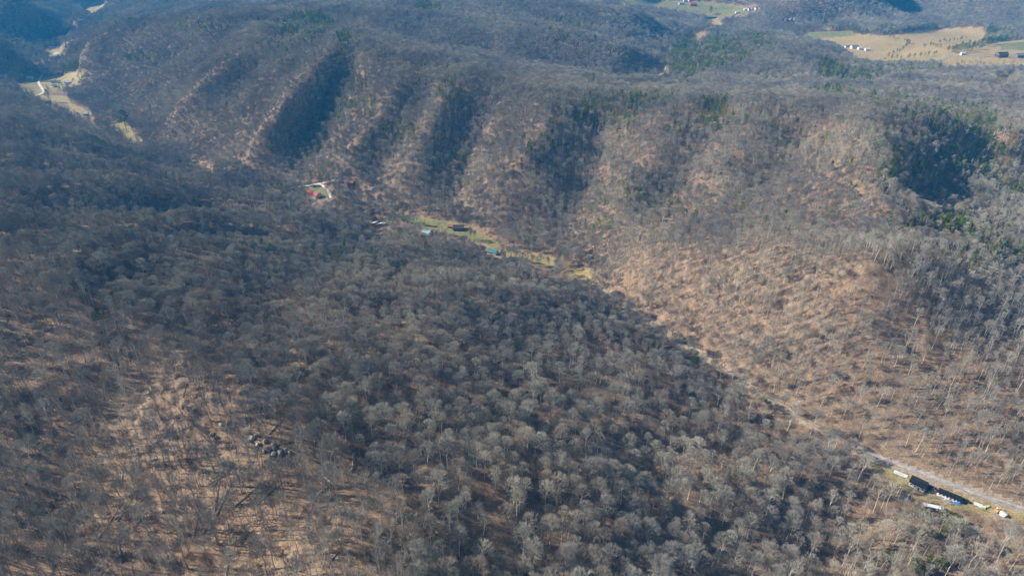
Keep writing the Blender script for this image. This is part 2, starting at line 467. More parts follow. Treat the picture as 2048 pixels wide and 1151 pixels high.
def cast(px, py, lift=0.0):        # first point of the ground seen through a pixel
    u, dy, dz = ray(px, py)
    t = np.arange(150, 4200, 3.0)
    x, y, z = u * t, dy * t, CAMZ + dz * t
    g = ground(x, y) + lift
    i = np.argmax(z < g)
    if z[i] >= g[i]:
        i = len(t) - 1
    t0, t1 = t[max(i - 1, 0)], t[i]
    for _ in range(12):
        tm = (t0 + t1) / 2
        if CAMZ + dz * tm < ground(u * tm, dy * tm) + lift: t1 = tm
        else: t0 = tm
    return Vector((u * t1, dy * t1, float(ground(u * t1, dy * t1))))
# ------------------------------------------------------------------ land cover: fields, bare dirt
# (kind, greenness, nearest and farthest depth in metres, outline)
fields = [
 (.85, 550, 1100, [(770, 418), (830, 430), (900, 443), (950, 460), (1005, 490), (985, 498), (940, 478), (880, 462), (800, 442)]),
 (.35, 550, 1000, [(1010, 496), (1060, 506), (1108, 512), (1112, 528), (1090, 535), (1050, 524), (1000, 504)]),
 (.4, 500, 900, [(1112, 542), (1150, 536), (1184, 540), (1184, 560), (1150, 563), (1120, 552)]),
 (1.0, 700, 1300, [(598, 376), (640, 372), (662, 380), (668, 396), (640, 396), (600, 388)]),
 (.3, 700, 1600, [(370, 318), (400, 322), (438, 343), (422, 346), (378, 329)]),
 (.45, 1000, 3000, [(11, 163), (16, 143), (36, 128), (88, 114), (89, 119), (64, 126), (46, 136), (42, 150), (24, 167)]),
 (.35, 1000, 3000, [(88, 101), (128, 90), (134, 72), (142, 76), (126, 101), (110, 110), (98, 116), (91, 110)]),
 (.45, 1000, 3000, [(33, 174), (49, 163), (64, 148), (80, 147), (86, 154), (113, 150), (135, 147), (164, 143), (173, 139), (170, 150), (155, 158), (157, 168), (131, 176), (117, 181), (91, 188), (80, 190), (64, 194), (46, 185)]),
 (.35, 900, 3000, [(69, 195), (82, 191), (117, 191), (135, 193), (142, 207), (164, 216), (182, 227), (193, 245), (203, 252), (197, 257), (182, 249), (161, 238), (142, 229), (126, 220), (109, 214), (86, 209)]),
 (.4, 800, 3000, [(204, 250), (224, 243), (255, 243), (259, 249), (266, 267), (286, 272), (285, 283), (255, 287), (250, 278), (237, 269), (226, 258)]),
 (.2, 1500, 3500, [(150, 0), (215, 0), (208, 14), (196, 22), (184, 28), (166, 20), (160, 10)]),
 (.0, 1300, 3300, [(1600, 70), (1700, 66), (1760, 72), (1850, 60), (1962, 54), (1976, 74), (1930, 96), (1990, 84), (2060, 80), (2060, 132), (1890, 132), (1880, 120), (1790, 122), (1722, 118), (1664, 84)]),
 (.9, 1300, 3300, [(1996, 88), (2060, 82), (2060, 101), (2004, 100)]),
 (.05, 1300, 3300, [(1402, 44), (1424, 36), (1448, 41), (1442, 50), (1418, 51)]),
 (.05, 1200, 3300, [(1368, 66), (1410, 60), (1424, 62), (1396, 78), (1376, 75)]),
 (.2, 1000, 2500, [(1276, 131), (1300, 128), (1334, 131), (1340, 146), (1318, 152), (1296, 140)]),
 (.2, 1000, 2500, [(1320, 105), (1336, 105), (1338, 120), (1318, 124)]),
 (.9, 1500, 3500, [(1230, -12), (1330, 2), (1420, 6), (1500, 18), (1490, 32), (1440, 32), (1390, 26), (1330, 14), (1230, 4)]),
 (.9, 1500, 3500, [(1590, 65), (1700, 62), (1712, 70), (1640, 77), (1594, 74)]),
 (.75, 1500, 3500, [(1636, 48), (1675, 30), (1682, 34), (1650, 52)]),
 (.35, 250, 700, [(1740, 915), (1800, 930), (1870, 962), (1960, 992), (2060, 1024), (2060, 1044), (2000, 1040), (1950, 1024), (1890, 1016), (1830, 996), (1800, 980), (1765, 950), (1735, 930)]),
 (.1, 900, 1500, [(1985, 158), (2022, 152), (2030, 160), (2000, 174), (1985, 176)]),
]
dirts = [
 (250, 700, [(1690, 884), (1725, 896), (1850, 940), (1950, 972), (2060, 1010), (2060, 1032), (1960, 1000), (1830, 954), (1740, 920), (1700, 905)]),
 (250, 700, [(1180, 562), (1192, 560), (1260, 613), (1330, 654), (1420, 708), (1500, 765), (1610, 838), (1700, 887), (1694, 892), (1602, 846), (1492, 778), (1404, 718), (1312, 660), (1242, 615)]),
 (400, 900, [(715, 372), (760, 402), (770, 414), (752, 404), (700, 378)]),
 (1000, 2500, [(1300, 140), (1322, 138), (1326, 150), (1306, 148)]),
 (250, 700, [(1976, 1016), (2010, 1018), (2018, 1034), (1985, 1036)]),
 (250, 700, [(1852, 962), (1905, 985), (1930, 1000), (1900, 1008), (1862, 990)]),
]
def inside(px, py, poly):
    r = np.zeros(np.shape(px), bool)
    n = len(poly)
    for i in range(n):
        (x0, y0), (x1, y1) = poly[i], poly[(i + 1) % n]
        if y0 == y1: continue
        c = ((y0 > py) != (y1 > py)) & (px < (x1 - x0) * (py - y0) / (y1 - y0) + x0)
        r ^= c
    return r
def grow(poly, k):
    cx = sum(p[0] for p in poly) / len(poly); cy_ = sum(p[1] for p in poly) / len(poly)
    out = []
    for x, y in poly:
        d = math.hypot(x - cx, y - cy_) + 1e-6
        out.append((x + (x - cx) / d * k, y + (y - cy_) / d * k))
    return out
def cover(x, y, z):
    px, py, d = to_px(x, y, z)
    f = np.zeros(px.shape); g = np.zeros(px.shape); di = np.zeros(px.shape)
    for gr, d0, d1, poly in fields:
        m = inside(px, py, poly) & (d > d0) & (d < d1)
        f[m] = 1; g[m] = gr
    for d0, d1, poly in dirts:
        m = inside(px, py, poly) & (d > d0) & (d < d1)
        di[m] = 1
    return f, g, di
def gaps(px, py, d, jump):         # ground seen through a pixel: is something nearer in front of it?
    return None

# ------------------------------------------------------------------ ground sheet
ys = [20.0]
while ys[-1] < 3395: ys.append(ys[-1] + (3.0 if 160 < ys[-1] < 560 else 0) + (0.0078 * max(ys[-1], 500) if not 160 < ys[-1] < 560 else 0))
ys = np.array(ys)
nc = 760
ss = np.linspace(-1, 1, nc)
GXX = np.stack([ss * (260 + .86 * q) for q in ys]); GYY = np.repeat(ys[:, None], nc, 1)
GZZ = ground(GXX, GYY)
idx = np.arange(len(ys) * nc, dtype=np.int32).reshape(len(ys), nc)
gf = np.stack([idx[:-1, :-1], idx[:-1, 1:], idx[1:, 1:], idx[1:, :-1]], -1).reshape(-1, 4)
gme = mesh_np('ground', np.stack([GXX, GYY, GZZ], -1).reshape(-1, 3), gf, [M['ground']])
F_, G_, D_ = cover(GXX.ravel(), GYY.ravel(), GZZ.ravel())
for nm, arr in (('field', F_), ('green', G_), ('dirt', D_)):
    a = gme.attributes.new(nm, 'FLOAT', 'POINT'); a.data.foreach_set('value', arr.astype(np.float32))
gme.polygons.foreach_set('use_smooth', np.ones(len(gme.polygons), bool))
tag(obj('ground', gme), kind='structure')

# ------------------------------------------------------------------ roads, as sheets laid on the ground
def track(name, pts, w, mat, lift=0.12, ntex=2.2, geo=None):
    P = [cast(a, b) for a, b in pts]
    Q = resample([tuple(p) for p in P], max(6, int(sum((P[i + 1] - P[i]).length for i in range(len(P) - 1)) / 3)))
    for _ in range(6):
        Q[1:-1] = (Q[:-2] + 2 * Q[1:-1] + Q[2:]) / 4
    T = np.gradient(Q[:, :2], axis=0); T /= np.linalg.norm(T, axis=1)[:, None]
    Nn = np.stack([-T[:, 1], T[:, 0]], 1)
    offs = np.linspace(-w / 2, w / 2, 5)
    X = Q[:, None, 0] + Nn[:, None, 0] * offs; Y = Q[:, None, 1] + Nn[:, None, 1] * offs
    Z = ground(X, Y)
    Z = np.maximum(Z, Z.mean(1, keepdims=True)) + lift + np.array([0, .05, .08, .05, 0])
    n = len(Q)
    ix = np.arange(n * 5, dtype=np.int32).reshape(n, 5)
    f = np.stack([ix[:-1, :-1], ix[:-1, 1:], ix[1:, 1:], ix[1:, :-1]], -1).reshape(-1, 4)
    o = obj(name, mesh_np(name, np.stack([X, Y, Z], -1).reshape(-1, 3), f, [mat]))
    tag(o, kind='structure')
    return Q
M['gravel'] = simple('gravel', (0.29, 0.28, 0.27), vary=.45, scale=.3)
M['pale_gravel'] = simple('pale_gravel', (0.52, 0.48, 0.43), vary=.25, scale=.2)
M['track'] = simple('track_dirt', (0.30, 0.235, 0.165), vary=.3, scale=.3)
M['asphalt'] = simple('worn_asphalt', (0.26, 0.26, 0.27), vary=.2, scale=.2)
road_main = track('gravel_road', [(1715, 893), (1745, 908), (1790, 926), (1840, 944), (1900, 967), (1960, 989), (2030, 1011), (2120, 1040)], 3.3, M['gravel'])
creek = track('creek_track', [(1150, 553), (1200, 573), (1262, 618), (1330, 660), (1420, 714), (1500, 770), (1610, 840), (1713, 892)], 2.6, M['track'])
track('farm_lane', [(560, 379), (600, 373), (640, 367), (700, 366)], 4.2, M['pale_gravel'], .2)
track('farm_driveway', [(641, 369), (652, 376), (658, 386), (662, 396)], 3.4, M['pale_gravel'], .25)
track('village_road', [(72, 192), (84, 187), (88, 183), (82, 174), (77, 166), (80, 157), (85, 150), (92, 132), (98, 119), (112, 106), (130, 96), (136, 76)], 5.0, M['pale_gravel'], .5)
track('field_road', [(1700, 112), (1718, 116), (1740, 122)], 6.0, M['asphalt'], .5)
track('field_lane', [(1872, 134), (1880, 124), (1890, 117), (1900, 112), (1990, 114), (2060, 118)], 6.0, M['asphalt'], .5)
# ------------------------------------------------------------------ trees
class TB:                          # tree mesh collector, numpy, triangles and quads
    def __init__(s): s.v = []; s.f = []; s.n = 0; s.m = []
    def tube(s, pts, rad, k, mat=0):
        pts = np.asarray(pts, float); n = len(pts)
        d = np.gradient(pts, axis=0); d /= np.linalg.norm(d, axis=1)[:, None] + 1e-9
        ref = np.where(np.abs(d[:, 2:3]) > .9, np.array([[1., 0, 0]]), np.array([[0, 0, 1.]]))
        u = np.cross(d, ref); u /= np.linalg.norm(u, axis=1)[:, None] + 1e-9
        w = np.cross(d, u)
        a = 2 * np.pi * np.arange(k) / k
        ring = pts[:, None] + (u[:, None] * np.cos(a)[None, :, None] + w[:, None] * np.sin(a)[None, :, None]) * np.asarray(rad)[:, None, None]
        s.v.append(ring.reshape(-1, 3))
        for i in range(n - 1):
            for j in range(k):
                j2 = (j + 1) % k
                s.f.append((s.n + i * k + j, s.n + i * k + j2, s.n + (i + 1) * k + j2, s.n + (i + 1) * k + j)); s.m.append(mat)
        s.n += n * k
    def tris(s, A, B, W, mat=0):   # thin triangles from A to B of base width W (vectors)
        n = len(A)
        s.v.append(np.stack([A - W, A + W, B], 1).reshape(-1, 3))
        b = s.n + 3 * np.arange(n)
        s.f += list(zip(b.tolist(), (b + 1).tolist(), (b + 2).tolist())); s.m += [mat] * n
        s.n += 3 * n
def unit(v): return v / (np.linalg.norm(v, axis=-1, keepdims=True) + 1e-9)
def bare_tree(seed, H, Rr, bole, nlimb, nsec, ntw, tw, tl, spread=1.0, k=6, rt=.26, lod=0, shell=.75):
    rg = np.random.default_rng(seed)
    T, Cn = TB(), TB()
    cz = H * (bole + 1) / 2; hz = H * (1 - bole) / 2
    top = np.array([rg.normal(0, .5), rg.normal(0, .5), H * .82])
    tp = np.array([[0, 0, -1.2], [0, 0, 1.0], [rg.normal(0, .15), rg.normal(0, .15), H * .3], [rg.normal(0, .3), rg.normal(0, .3), H * .55], top])
    T.tube(tp, np.array([1.35, 1.1, .85, .6, .12]) * rt, k)
    def trunk_at(z): return np.array([np.interp(z, tp[:, 2], tp[:, 0]), np.interp(z, tp[:, 2], tp[:, 1]), z])
    base, ends = [], []
    paths = []
    for i in range(nlimb):
        f = (i + .5) / nlimb
        z0 = H * (bole * .75 + (0.80 - bole * .75) * f)
        az = i * 2.399 + rg.normal(0, .3)
        el = rg.uniform(-.1, .35) + .9 * f
        e = np.array([math.cos(az) * math.cos(el) * Rr, math.sin(az) * math.cos(el) * Rr, cz + math.sin(el) * hz]) * 1.0
        e[:2] *= rg.uniform(.62, .85) * spread; e[2] = cz + (e[2] - cz) * .75
        a = trunk_at(z0)
        mid = a * .5 + e * .5 + np.array([0, 0, -rg.uniform(.0, .08) * H * .2]) + rg.normal(0, .3, 3)
        P = np.array([a, mid, e])
        if lod < 2: T.tube(P, np.array([.42, .26, .1]) * rt * (1.1 - .5 * f), 4 if lod == 0 else 3)
        paths.append(P)
    paths.append(np.array([trunk_at(H * .5), trunk_at(H * .68), top]))
    S0, S1 = [], []
    for P in paths:
        for j in range(nsec):
            t = rg.uniform(.25, 1.0)
            a = P[0] * (1 - t) ** 2 + 2 * t * (1 - t) * P[1] + t * t * P[2]
            # target on the crown surface
            dirn = unit(a - np.array([0, 0, cz - hz * .5]) + rg.normal(0, 2.6, 3) + np.array([0, 0, 1.0]))
            q = a + dirn * rg.uniform(2.2, 4.6) * (Rr / 5.5)
            c0 = np.array([0, 0, cz - hz * .35])
            sh_ = np.array([Rr, Rr, hz * 1.35])
            rel = (q - c0) / sh_
            nr = np.linalg.norm(rel)
            if rg.uniform() < shell or nr > .95: q = c0 + rel / nr * rg.uniform(.80, .95) * sh_
            if q[2] < c0[2] - hz * .3: q[2] = c0[2] - hz * .3
            S0.append(a); S1.append(q)
    S0, S1 = np.array(S0), np.array(S1)
    nS = len(S0)
    if lod < 2:
        side = unit(np.cross(S1 - S0, rg.normal(0, 1, (nS, 3)))) * (.05 if lod == 0 else .09)
        Cn.tris(S0, S1, side)
        side = unit(np.cross(S1 - S0, side)) * (.05 if lod == 0 else .09)
        Cn.tris(S0, S1, side)
    m = nS * ntw
    ii = np.repeat(np.arange(nS), ntw)
    t = rg.uniform(.45, 1.0, m)[:, None]
    A = S0[ii] * (1 - t) + S1[ii] * t
    dd = unit(unit(S1 - S0)[ii] * .7 + unit(A - np.array([0, 0, cz - hz * .7])) * .7 + rg.normal(0, .55, (m, 3)) + np.array([0, 0, .25]))
    B = A + dd * (rg.uniform(.6, 1.15, m) * tl)[:, None]
    W = unit(np.cross(dd, rg.normal(0, 1, (m, 3)))) * tw / 2
    Cn.tris(A, B, W)
    return T, Cn
def pine(seed, H, Rr, nw, nt, size, lo=.12, kind='cone'):
    rg = np.random.default_rng(seed)
    T, Cn = TB(), TB()
    T.tube([[0, 0, -1], [0, 0, H * .5], [0, 0, H * .97]], [.26, .17, .03], 5)
    A = []; B = []; W = []
    for i in range(nw):
        f = rg.uniform(0, 1) ** .8
        z = H * (lo + (1 - lo) * f)
        if kind == 'cone': r = Rr * (1 - f) ** .75 + .3
        else: r = Rr * math.sin(math.pi * min(1, .18 + f * .8)) ** .7
        r *= rg.uniform(.55, 1.12)
        az = rg.uniform(0, 2 * math.pi)
        tip = np.array([math.cos(az) * r, math.sin(az) * r, z + .1 * r])
        root = np.array([0, 0, z - .15 * r])
        if i % 4 == 0: T.tube([root, tip * .9 + root * .1], [.05, .02], 3)
        k = nt
        t = rg.uniform(.35, 1.05, k)[:, None]
        c = root * (1 - t) + tip * t + rg.normal(0, size * .35, (k, 3))
        d = unit(unit(tip - root) + rg.normal(0, .7, (k, 3)) + np.array([0, 0, .25]))
        A.append(c - d * size * .4); B.append(c + d * size * .6)
        W.append(unit(np.cross(d, rg.normal(0, 1, (k, 3)) + np.array([0, 0, .0]))) * size * .22)
    Cn.tris(np.concatenate(A), np.concatenate(B), np.concatenate(W))
    return T, Cn
def parts_mesh(nm, tb, mat):
    return mesh_np(nm, np.concatenate(tb.v), tb.f, [mat])
def merged(nm, T, Cn, mt, mc):
    v = np.concatenate(T.v + Cn.v); n = T.n
    f = list(T.f) + [tuple(i + n for i in q) for q in Cn.f]
    return mesh_np(nm, v, f, [mt, mc], [0] * len(T.f) + [1] * len(Cn.f))

BIG = []                           # near variants: (trunk mesh, crown mesh, crown half width, height)
specs = [ # seed, H, R, bole, nlimb, nsec, ntw, tw, tl, rt, bark
 (1, 23, 6.0, .45, 11, 10, 26, .050, 1.7, .27, 'bark'), (2, 25, 6.6, .48, 12, 10, 26, .050, 1.8, .30, 'bark'),
 (3, 21, 5.2, .42, 10, 9, 26, .048, 1.6, .24, 'bark'), (4, 24, 5.6, .5, 11, 9, 24, .048, 1.7, .27, 'bark'),
 (5, 22, 6.4, .40, 12, 9, 22, .055, 1.8, .30, 'pale_bark'),
 # sparse and tall
 (6, 24, 3.9, .55, 8, 6, 14, .045, 1.5, .20, 'bark'), (7, 26, 4.3, .58, 9, 6, 13, .045, 1.6, .22, 'pale_bark'), (8, 20, 3.6, .45, 7, 6, 14, .042, 1.4, .17, 'bark'),
 (9, 23, 4.8, .42, 10, 6, 12, .050, 1.7, .24, 'bark')]
src = bpy.data.collections.new('forest_sources')      # not linked to the scene: only the forest object draws from it
VAR = {}
count = 0
def add_var(key, me):
    global count
    o = bpy.data.objects.new('forest_source_%02d' % count, me)
    src.objects.link(o); VAR[key] = count; count += 1
for i, (sd_, H, Rr, bo, nl, nsx, nt_, tw, tl, rt, bk) in enumerate(specs):
    T, Cn = bare_tree(sd_, H, Rr, bo, nl, nsx, int(nt_ * 1.5), tw * .72, tl, rt=rt)
    BIG.append((parts_mesh('trunk', T, M[bk]), parts_mesh('crown', Cn, M['twig'])))
    add_var(('near', i), merged('tree', T, Cn, M[bk], M['twig']))
for i, (sd_, H, Rr, bo, nl, nsx, nt_, tw, tl, rt, bk) in enumerate(specs):
    T, Cn = bare_tree(sd_ + 50, H, Rr, bo, nl, max(5, nsx - 2), max(8, nt_ // 2 + 1), tw * 1.9, tl * 1.1, k=4, rt=rt, lod=1)
    add_var(('mid', i), merged('tree', T, Cn, M[bk], M['twig']))
for i, (sd_, H, Rr, bo, nl, nsx, nt_, tw, tl, rt, bk) in enumerate(specs):
    if i in (3, 8, 5): continue
    T, Cn = bare_tree(sd_ + 90, H, Rr, bo, nl, 7, max(8, nt_ // 2), tw * 2.4, tl * 1.2, k=3, rt=rt * 1.2, lod=2)
    add_var(('far', i), merged('tree', T, Cn, M[bk], M['twig']))
# slim pole trees that stand between the big ones
for i, (H, Rr) in enumerate([(15, 1.9), (18, 2.3), (12, 1.6)]):
    T, Cn = bare_tree(400 + i, H, Rr, .5, 5, 5, 9, .055, 1.3, k=4, rt=.12 + .02 * i, lod=1, shell=.3)
    add_var(('pole', i), merged('pole', T, Cn, M['bark'] if i else M['pale_bark'], M['twig']))
# brush and saplings under the trees
for i in range(3):
    rg = np.random.default_rng(300 + i)
    Cn = TB(); n = 130
    A = np.c_[rg.normal(0, 1.5, n), rg.normal(0, 1.5, n), np.zeros(n)]
    d = unit(rg.normal(0, .5, (n, 3)) + np.array([0, 0, 1.0]))
    Cn.tris(A - d * .3, A + d * rg.uniform(.8, 3.2, n)[:, None], unit(np.cross(d, rg.normal(0, 1, (n, 3)))) * .05)
    add_var(('brush', i), parts_mesh('brush', Cn, M['brush']))
src2 = bpy.data.collections.new('evergreen_sources')
PINE = []
pspecs = [(1, 20, 4.6, 90, 16, .75, .15, 'cone'), (2, 22, 5.2, 100, 16, .8, .25, 'round'), (3, 15, 4.0, 80, 15, .7, .08, 'cone')]
pc = 0
for sd_, H, Rr, nw, nt_, sz, lo, kd in pspecs:
    T, Cn = pine(sd_, H, Rr, nw, nt_, sz, lo, kd)
    PINE.append((parts_mesh('trunk', T, M['dark_bark']), parts_mesh('crown', Cn, M['needles'])))
for sd_, H, Rr, nw, nt_, sz, lo, kd in pspecs:
    T, Cn = pine(sd_ + 20, H, Rr, 45, 7, sz * 1.9, lo, kd)
    o = bpy.data.objects.new('evergreen_source_%02d' % pc, merged('tree', T, Cn, M['dark_bark'], M['needles'])); src2.objects.link(o); pc += 1
Tb, Cb = pine(44, 4.5, 2.6, 70, 14, .6, .1, 'round')
BUSH = (parts_mesh('trunk', Tb, M['dark_bark']), parts_mesh('crown', Cb, M['bush']))
# ------------------------------------------------------------------ where the trees stand
sparse_polys = [
 (1.0, 200, 800, [(1180, 500), (1300, 480), (1500, 470), (1860, 480), (2300, 560), (2300, 1100), (2048, 1010), (1840, 945), (1700, 885), (1500, 765), (1390, 700), (1250, 600)]),
 (.85, 100, 700, [(1640, 950), (2300, 1040), (2300, 1500), (1500, 1500), (1560, 1180), (1600, 1040)]),
 (.95, 100, 700, [(-400, 500), (40, 505), (130, 560), (230, 640), (310, 700), (430, 775), (560, 850), (640, 930), (800, 1010), (900, 1500), (-400, 1500)]),
 (.65, 500, 1300, [(1080, 240), (1340, 215), (1700, 205), (2200, 215), (2200, 470), (1760, 462), (1500, 462), (1300, 480), (1150, 505), (1000, 470), (900, 430), (1000, 330)]),
 (.45, 600, 1300, [(700, 300), (900, 180), (1080, 240), (1000, 330), (900, 430), (780, 400)]),
]
# evergreens: (x, y, radius x, radius y, share of the trees, least and greatest depth)
green_spots = [
 (612, 62, 55, 26, .95, 800, 1900), (700, 88, 30, 14, .5, 800, 1900), (690, 150, 25, 50, .35, 800, 1900), (640, 250, 26, 60, .25, 800, 1900), (800, 272, 42, 20, .5, 700, 1500),
 (1420, 112, 80, 34, .85, 1200, 2200), (1500, 92, 50, 22, .5, 1200, 2200), (1370, 130, 34, 36, .95, 1200, 2200), (1660, 145, 30, 26, .5, 1200, 2200), (1710, 160, 40, 14, .4, 900, 2200),
 (1425, 240, 34, 34, .5, 600, 1300), (1360, 268, 34, 14, .35, 600, 1300), (1230, 215, 100, 16, .45, 600, 1300), (1660, 195, 40, 12, .5, 600, 1300), (1760, 210, 70, 14, .5, 600, 1300),
 (1900, 300, 110, 80, .3, 500, 1200), (1950, 300, 70, 70, .4, 500, 1200), (1800, 355, 50, 18, .35, 450, 1000), (1900, 470, 120, 20, .4, 300, 900), (1970, 510, 80, 40, .35, 300, 900), (2030, 392, 40, 14, .7, 300, 1000), (1790, 455, 20, 12, .4, 300, 900),
 (900, 190, 30, 20, .4, 700, 1500), (1100, 310, 60, 24, .18, 500, 1300), (1060, 345, 60, 14, .25, 500, 1300), (1190, 250, 90, 22, .35, 600, 1300), (1860, 225, 110, 12, .35, 600, 1300),
 (210, 655, 16, 14, .8, 200, 600), (240, 620, 14, 30, .2, 200, 600), (1390, 744, 6, 5, .9, 250, 700), (1018, 536, 9, 5, .9, 350, 700), (957, 538, 14, 5, .5, 350, 700), (788, 484, 14, 5, .8, 400, 800), (655, 489, 6, 5, .9, 400, 800),
 (560, 388, 12, 5, .4, 500, 1100), (300, 120, 60, 12, .3, 1200, 2200), (275, 118, 22, 6, .8, 1200, 2200), (130, 112, 26, 12, .4, 1200, 2400), (145, 140, 26, 8, .8, 1200, 2400), (255, 252, 8, 9, .8, 900, 1700),
 (420, 60, 70, 20, .22, 1000, 2200), (240, 60, 60, 26, .12, 1000, 2200), (860, 22, 30, 12, .5, 1000, 2600), (1120, 85, 20, 10, .4, 1200, 2600), (1125, 55, 80, 14, .3, 1200, 2800), (1270, 85, 20, 8, .3, 1200, 2600),
 (1230, 162, 24, 8, .5, 800, 1500), (1330, 160, 60, 10, .35, 800, 1500), (1180, 170, 10, 6, .5, 700, 1500), (1870, 100, 60, 14, .25, 1200, 2800), (1930, 105, 20, 10, .9, 1200, 2800), (1985, 80, 60, 18, .5, 1200, 2800), (1960, 100, 30, 10, .7, 1200, 2800),
 (1800, 145, 130, 12, .3, 900, 2000), (1730, 62, 60, 8, .4, 1400, 3000), (1850, 66, 60, 10, .3, 1400, 3000), (70, 90, 60, 50, .2, 1200, 2600), (1500, 610, 14, 8, .3, 300, 700), (1640, 625, 14, 10, .7, 250, 600), (1260, 395, 14, 8, .6, 400, 1000), (1545, 165, 40, 10, .2, 700, 1500), (700, 200, 50, 60, .3, 700, 1800), (580, 110, 60, 40, .2, 900, 1900), (920, 300, 20, 60, .2, 600, 1300),
]
# keep the view of small things open: (pixel x, pixel y, radius in pixels, depth window in metres)
clear = [(1805, 948, 16), (1842, 962, 26), (1868, 975, 20), (1892, 985, 26), (1913, 996, 16), (1934, 1001, 14), (1955, 1005, 14), (1974, 1016, 12), (1998, 1024, 18), (1905, 1003, 12),
         (628, 392, 18), (702, 367, 12), (757, 446, 18), (855, 467, 12), (915, 457, 16), (986, 505, 14), (110, 164, 12), (138, 167, 8), (172, 230, 8), (61, 158, 10), (108, 174, 6),
         (1294, 137, 10), (1385, 11, 10), (1360, 8, 6), (1495, 19, 16), (1708, 96, 22), (1735, 100, 8), (2003, 113, 12), (2040, 113, 10), (1576, 40, 14), (1478, 26, 8), (1924, 109, 8), (9, 152, 10)]
rgp = np.random.default_rng(7)
SP_ = 6.8
gxs = np.arange(-3000, 3000, SP_); gys = np.arange(20, 3300, SP_)
TX, TY = np.meshgrid(gxs, gys)
TX = (TX + rgp.uniform(-.48, .48, TX.shape) * SP_).ravel(); TY = (TY + rgp.uniform(-.48, .48, TY.shape) * SP_).ravel()
SP2 = 5.5
ux, uy = np.meshgrid(np.arange(-3000, 3000, SP2), np.arange(300, 3300, SP2))
ux = (ux + rgp.uniform(-.48, .48, ux.shape) * SP2).ravel(); uy = (uy + rgp.uniform(-.48, .48, uy.shape) * SP2).ravel()
def dist0(x, y): return np.hypot(x, y - 0) + 40 * (fbm(x, y, 90, 2, 15) - .5)
k1 = dist0(TX, TY) < 480; k2 = dist0(ux, uy) >= 480
TX, TY = np.r_[TX[k1], ux[k2]], np.r_[TY[k1], uy[k2]]
keep = np.abs(TX) < 330 + .92 * TY
TX, TY = TX[keep], TY[keep]
TZ = ground(TX, TY)
tpx, tpy, tdep = to_px(TX, TY, TZ)
cpx, cpy, cdep = to_px(TX, TY, TZ + 15)
keep = (tdep > 50) & (tpx > -480) & (tpx < 2530) & (tpy > -140) & (tpy < 2000)
TX, TY, TZ, tpx, tpy, tdep, cpx, cpy = [a[keep] for a in (TX, TY, TZ, tpx, tpy, tdep, cpx, cpy)]
n0 = len(TX)
u1, u2, u3, u4 = rgp.uniform(0, 1, (4, n0))
sp = np.zeros(n0)
for s_, d0, d1, poly in sparse_polys:
    m = inside(tpx + 25 * (fbm(TX, TY, 60, 2, 31) - .5), tpy + 30 * (fbm(TX, TY, 60, 2, 32) - .5), poly) & (tdep > d0) & (tdep < d1)
    sp[m] = np.maximum(sp[m], s_)
pp = np.zeros(n0)
for x_, y_, rx, ry, sh, d0, d1 in green_spots:
    q = ((tpx - x_) / rx) ** 2 + ((tpy - y_) / ry) ** 2
    m = (tdep > d0) & (tdep < d1)
    pp = np.maximum(pp, np.where(m, sh * np.clip(1.5 - q, 0, 1), 0))
pn = fbm(TX, TY, 45, 3, 51)
pp = np.clip(pp * 1.25, 0, 1) * np.clip((pn - .26) * 6, 0.55, 1.7)
hillm = (tdep > 620) & (tpx > 300) & (sp < .9)
pp = np.where((pp < .02) & hillm, np.clip((fbm(TX, TY, 120, 3, 61) - .5) * .55, 0, .12) + .012, pp)
drop = np.zeros(n0, bool)
f_, g_, d_ = cover(TX, TY, TZ)
drop |= (f_ > 0) | ((d_ > 0) & (u4 < .8))
for gr, d0, d1, poly in fields + [(0,) + q for q in dirts[:1] + dirts[2:]]:
    m = (tdep > d0 * .65) & (tdep < d1)
    drop |= m & inside(cpx, cpy, poly)
for cxp, cyp, r in clear:
    bd = (cast(cxp, cyp).y * CP) if False else None
cd = []
for cxp, cyp, r in clear:
    c = cast(cxp, cyp); q = to_px(c.x, c.y, c.z)[2]; cd.append(float(q))
    hpx = 24 * CP * FPX / np.maximum(tdep, 50)
    near = (np.abs(tdep - q) < 90)
    drop |= near & (np.abs(tpx - cxp) < r) & (tpy > cyp - r * .5) & (tpy - hpx * .95 < cyp + r * .2)
# keep the roads in the open
for Q in (road_main,):
    for q in Q:
        drop |= (TX - q[0]) ** 2 + (TY - q[1]) ** 2 < 6.5 ** 2
        a_, b_, dd_ = to_px(q[0], q[1], q[2])
        hpx = 20 * CP * FPX / np.maximum(tdep, 50)
        drop |= (np.abs(tpx - a_) < 7) & (np.abs(tdep - dd_) < 60) & (tpy > b_) & (tpy - hpx < b_) & (u4 < .8)
for q in creek:
    a_, b_, dd_ = to_px(q[0], q[1], q[2])
    hpx = 20 * CP * FPX / np.maximum(tdep, 50)
    drop |= (TX - q[0]) ** 2 + (TY - q[1]) ** 2 < 16
    drop |= (np.abs(tpx - a_) < 4) & (np.abs(tdep - dd_) < 40) & (tpy > b_) & (tpy - hpx < b_) & (u3 < .7)
